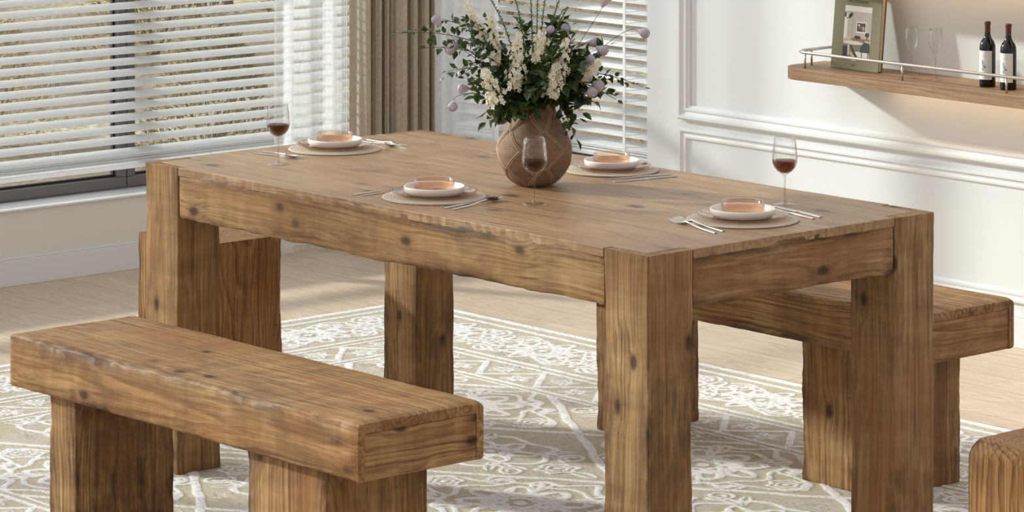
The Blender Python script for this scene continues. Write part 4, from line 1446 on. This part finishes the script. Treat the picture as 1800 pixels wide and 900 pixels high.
for k in range(30):
    a = rnd.uniform(-1, 1)
    rr_ = rnd.uniform(.05, .155)
    ang = rnd.uniform(0, 2 * PI)
    h = rnd.uniform(.22, .335) - rr_ * .22
    if k < 9: h = rnd.uniform(.235, .27)
    tip = (rr_ * math.cos(ang), h, rr_ * math.sin(ang) * .8)
    leafy_branch(tip, 'dark green leafy sprig in the dense middle of the bouquet', 'dense leafy sprigs in the vase', rnd, nl=24, L=rnd.uniform(.028, .040), start=.10, W=.74, twigs=4)
def fine_stem(tip, label):
    root = stem_root('slender_foliage_stem', label, 'foliage', 'slender foliage stems in the vase')
    p0 = bp_(0, 0, 0); pm = bp_(tip[0] * .25, .16, tip[2] * .3); p1 = bp_(tip[0], tip[1] - .03, tip[2])
    up_ = curve_pts(pm, p1, Vector((0, 0, .02)), 24)
    st = MB(); st.tube([p0] + up_, .0010, 6); st.build('stem', M['stemg'], root, smooth=True)
    lv = MB()
    for k in range(70):
        t = .25 + .75 * k / 69
        x = t * 24; i = min(int(x), 23); p = up_[i].lerp(up_[i + 1], x - i); dr = (up_[i + 1] - up_[i]).normalized()
        a = k * 2.4
        sd = (S3 * math.cos(a) + D3 * math.sin(a))
        sd = (sd - dr * sd.dot(dr)).normalized()
        leaf(lv, p, sd + dr * .5, Z3, .0080 * (1.25 - .5 * t), .0060, rnd)
    lv.build('leaves', M['leafl'], root)
for tip, lab in [((-.128, .470, -.03), 'slender green stem of tiny leaves, leftmost of the tall ones in the bouquet'),
                 ((-.055, .475, .02), 'slender green stem of tiny leaves beside the leftmost tall one'),
                 ((-.012, .490, -.02), 'slender green stem of tiny leaves, tall, just left of the bouquet centre'),
                 ((.010, .500, .02), 'slender green stem of tiny leaves, tall, at the bouquet centre'),
                 ((.032, .485, -.03), 'slender green stem of tiny leaves, tall, just right of the bouquet centre'),
                 ((.066, .462, .03), 'slender green stem of tiny leaves, second from the right among the tall ones'),
                 ((.078, .420, .0), 'slender green stem of tiny leaves, rightmost and shortest of the tall ones')]:
    fine_stem(tip, lab)
def spike(s0, h0, s1, h1, d, label, nb=75, wid=.012):
    """cream flower spike between two heights"""
    root = stem_root('flower_spike', label, 'flower', 'cream flower spikes in the vase')
    base = bp_(s0, h0 - .03, d); tip = bp_(s1, h1 - .03, d)
    st = MB(); pm = bp_(s0 * .4, .15, d * .5)
    st.tube([bp_(0, 0, 0), pm, pm.lerp(base, .5) + Z3 * .01, base, tip], [.0016, .0014, .0012, .001, .0006], 6)
    st.build('stem', M['stemg'], root, smooth=True)
    pt = MB(); ey = MB()
    ax = (tip - base)
    nb = int(nb * 1.25)
    for k in range(nb):
        t = (k + .5) / nb
        w = wid * 1.25 * (1 - .6 * t * t) * rnd.uniform(.35, 1.15) * (.75 + .5 * abs(math.sin(t * 9 + nb)))
        a = k * 2.39996 + rnd.uniform(-.5, .5)
        out = (S3 * math.cos(a) + D3 * math.sin(a))
        out = (out - ax.normalized() * out.dot(ax.normalized())).normalized()
        c = base + ax * t + out * w
        nrm = (out + Z3 * .25 + Vector((rnd.uniform(-.3, .3), rnd.uniform(-.3, .3), rnd.uniform(-.2, .3)))).normalized()
        u = nrm.cross(Z3).normalized(); v = nrm.cross(u)
        r_ = .0078 * (1.1 - .45 * t) * rnd.uniform(.8, 1.15)
        for q in range(5):
            b = q * 2 * PI / 5 + k
            dr = u * math.cos(b) + v * math.sin(b); sd = nrm.cross(dr)
            pt.add([c, c + dr * r_ * .6 + sd * r_ * .36 + nrm * .0006, c + dr * r_ + nrm * .0012, c + dr * r_ * .6 - sd * r_ * .36 + nrm * .0006], [(0, 1, 2, 3)])
        e = c + nrm * .0009
        ey.add([e + u * .0010, e + v * .0010, e - u * .0010, e - v * .0010], [(0, 1, 2, 3)])
    pt.build('blossoms', M['petal'], root); ey.build('flower_centres', M['eye'], root)
for a in [(-.118, .350, -.165, .435, .02, 'cream flower spike, highest on the left of the bouquet', 60, .013),
          (-.090, .290, -.102, .405, .05, 'cream flower spike second from the left, tall and narrow', 85, .013),
          (-.045, .235, -.038, .372, .09, 'long cream flower spike left of the bouquet centre', 110, .017),
          (-.085, .205, -.118, .285, .10, 'cream flower spike low on the left of the bouquet', 80, .017),
          (.012, .300, .016, .372, .08, 'short cream flower spike right of the bouquet centre', 75, .016),
          (.045, .255, .075, .355, .09, 'dense cream flower spike on the right of the bouquet', 95, .018),
          (.035, .225, .052, .300, .12, 'cream flower spike at the front right of the bouquet, lowest', 75, .016),
          (.105, .255, .152, .300, .06, 'cream flower spike leaning out farthest right', 60, .013)]:
    spike(*a)
def pod(s, h, d, dirs, label, r=.013):
    root = stem_root('pod_flower', label, 'flower', 'pale purple pod flowers in the vase')
    c = bp_(s, h - .03, d)
    ax = (S3 * dirs[0] + Z3 * dirs[1] + D3 * dirs[2]).normalized()
    st = MB()
    base = c - ax * r * 1.6
    pm = bp_(max(-.03, min(.03, s * .3)), .155, d * .3)
    bz = []
    c1 = pm + (base - pm) * .45 + Z3 * .035; c2 = base - ax * .04
    for i in range(17):
        t = i / 16
        bz.append(pm * (1 - t) ** 3 + c1 * 3 * t * (1 - t) ** 2 + c2 * 3 * t * t * (1 - t) + base * t ** 3)
    st.tube([bp_(0, 0, 0)] + bz, [.0012] + [.0010 - .0005 * i / 16 for i in range(17)], 6)
    st.build('stem', M['stem'], root, smooth=True)
    prof = [(.04, -1.6), (.22, -1.35), (.48, -.9), (.74, -.4), (.93, .05), (1.0, .35), (.93, .62), (.75, .85), (.5, 1.0), (.25, 1.08), (0, 1.1)]
    mb = MB(); mb.lathe([(a * r, b * r) for a, b in prof], 28)
    q = ax.to_track_quat('Z', 'Y').to_matrix()
    mb.v = [tuple(q @ Vector(v) + c) for v in mb.v]
    mb.build('pod', M['pod'], root, smooth=True)
    ln = MB()
    for a, b in ((1.0, .35), (.86, .74), (.62, .94), (.36, 1.05)):
        pts = [q @ Vector((a * r * 1.01 * math.cos(t), a * r * 1.01 * math.sin(t), b * r * 1.01)) + c for t in [2 * PI * k / 20 for k in range(21)]]
        ln.tube(pts, .00035, 4, cap=False)
    ln.build('pod_lines', M['podd'], root)
for a in [(-.232, .388, -.02, (-.6, .9, .3), 'pale purple pod flower, upper left, against the beige curtain', .012),
          (-.196, .325, .02, (-.7, .0, .8), 'pale purple pod flower, left, below the highest left one', .0145),
          (-.182, .333, -.01, (-.3, .5, .9), 'pale purple pod flower overlapping its neighbour on the left', .0145),
          (-.193, .192, .03, (-.1, -.6, 1), 'pale purple pod flower hanging lowest on the left', .0115),
          (-.170, .228, .0, (-.8, .0, .3), 'pale purple pod flower opening sideways above the lowest left one', .012),
          (.073, .372, .0, (.1, .1, 1), 'round pale purple pod flower facing forward, upper middle', .0115),
          (.168, .437, -.02, (.4, .9, .1), 'pale purple pod flower at the top right corner of the bouquet', .014),
          (.258, .360, .0, (.8, -.3, .6), 'pale purple pod flower reaching farthest right on a thin stem', .0125),
          (.140, .335, -.02, (.8, .1, .2), 'pale purple pod flower mid right, left one of the crossing pair', .012),
          (.160, .322, .02, (.8, -.3, .5), 'striped pale purple pod flower mid right, right one of the crossing pair', .0125),
          (.130, .300, .03, (.7, .3, .3), 'pale purple pod flower mid right, just below the crossing pair', .012),
          (.122, .262, .05, (.3, -.5, .8), 'pale purple pod flower lower right, innermost of the cluster', .0135),
          (.148, .243, .06, (.6, -.3, .8), 'striped pale purple pod flower lower right, outermost of the cluster', .0145),
          (.133, .232, .09, (.2, -.6, .9), 'pale purple pod flower lower right, lowest of the cluster', .0130),
          (.038, .372, .04, (-.3, .3, .9), 'pale purple pod flower half hidden behind the cream spikes, centre', .010)]:
    pod(*a)
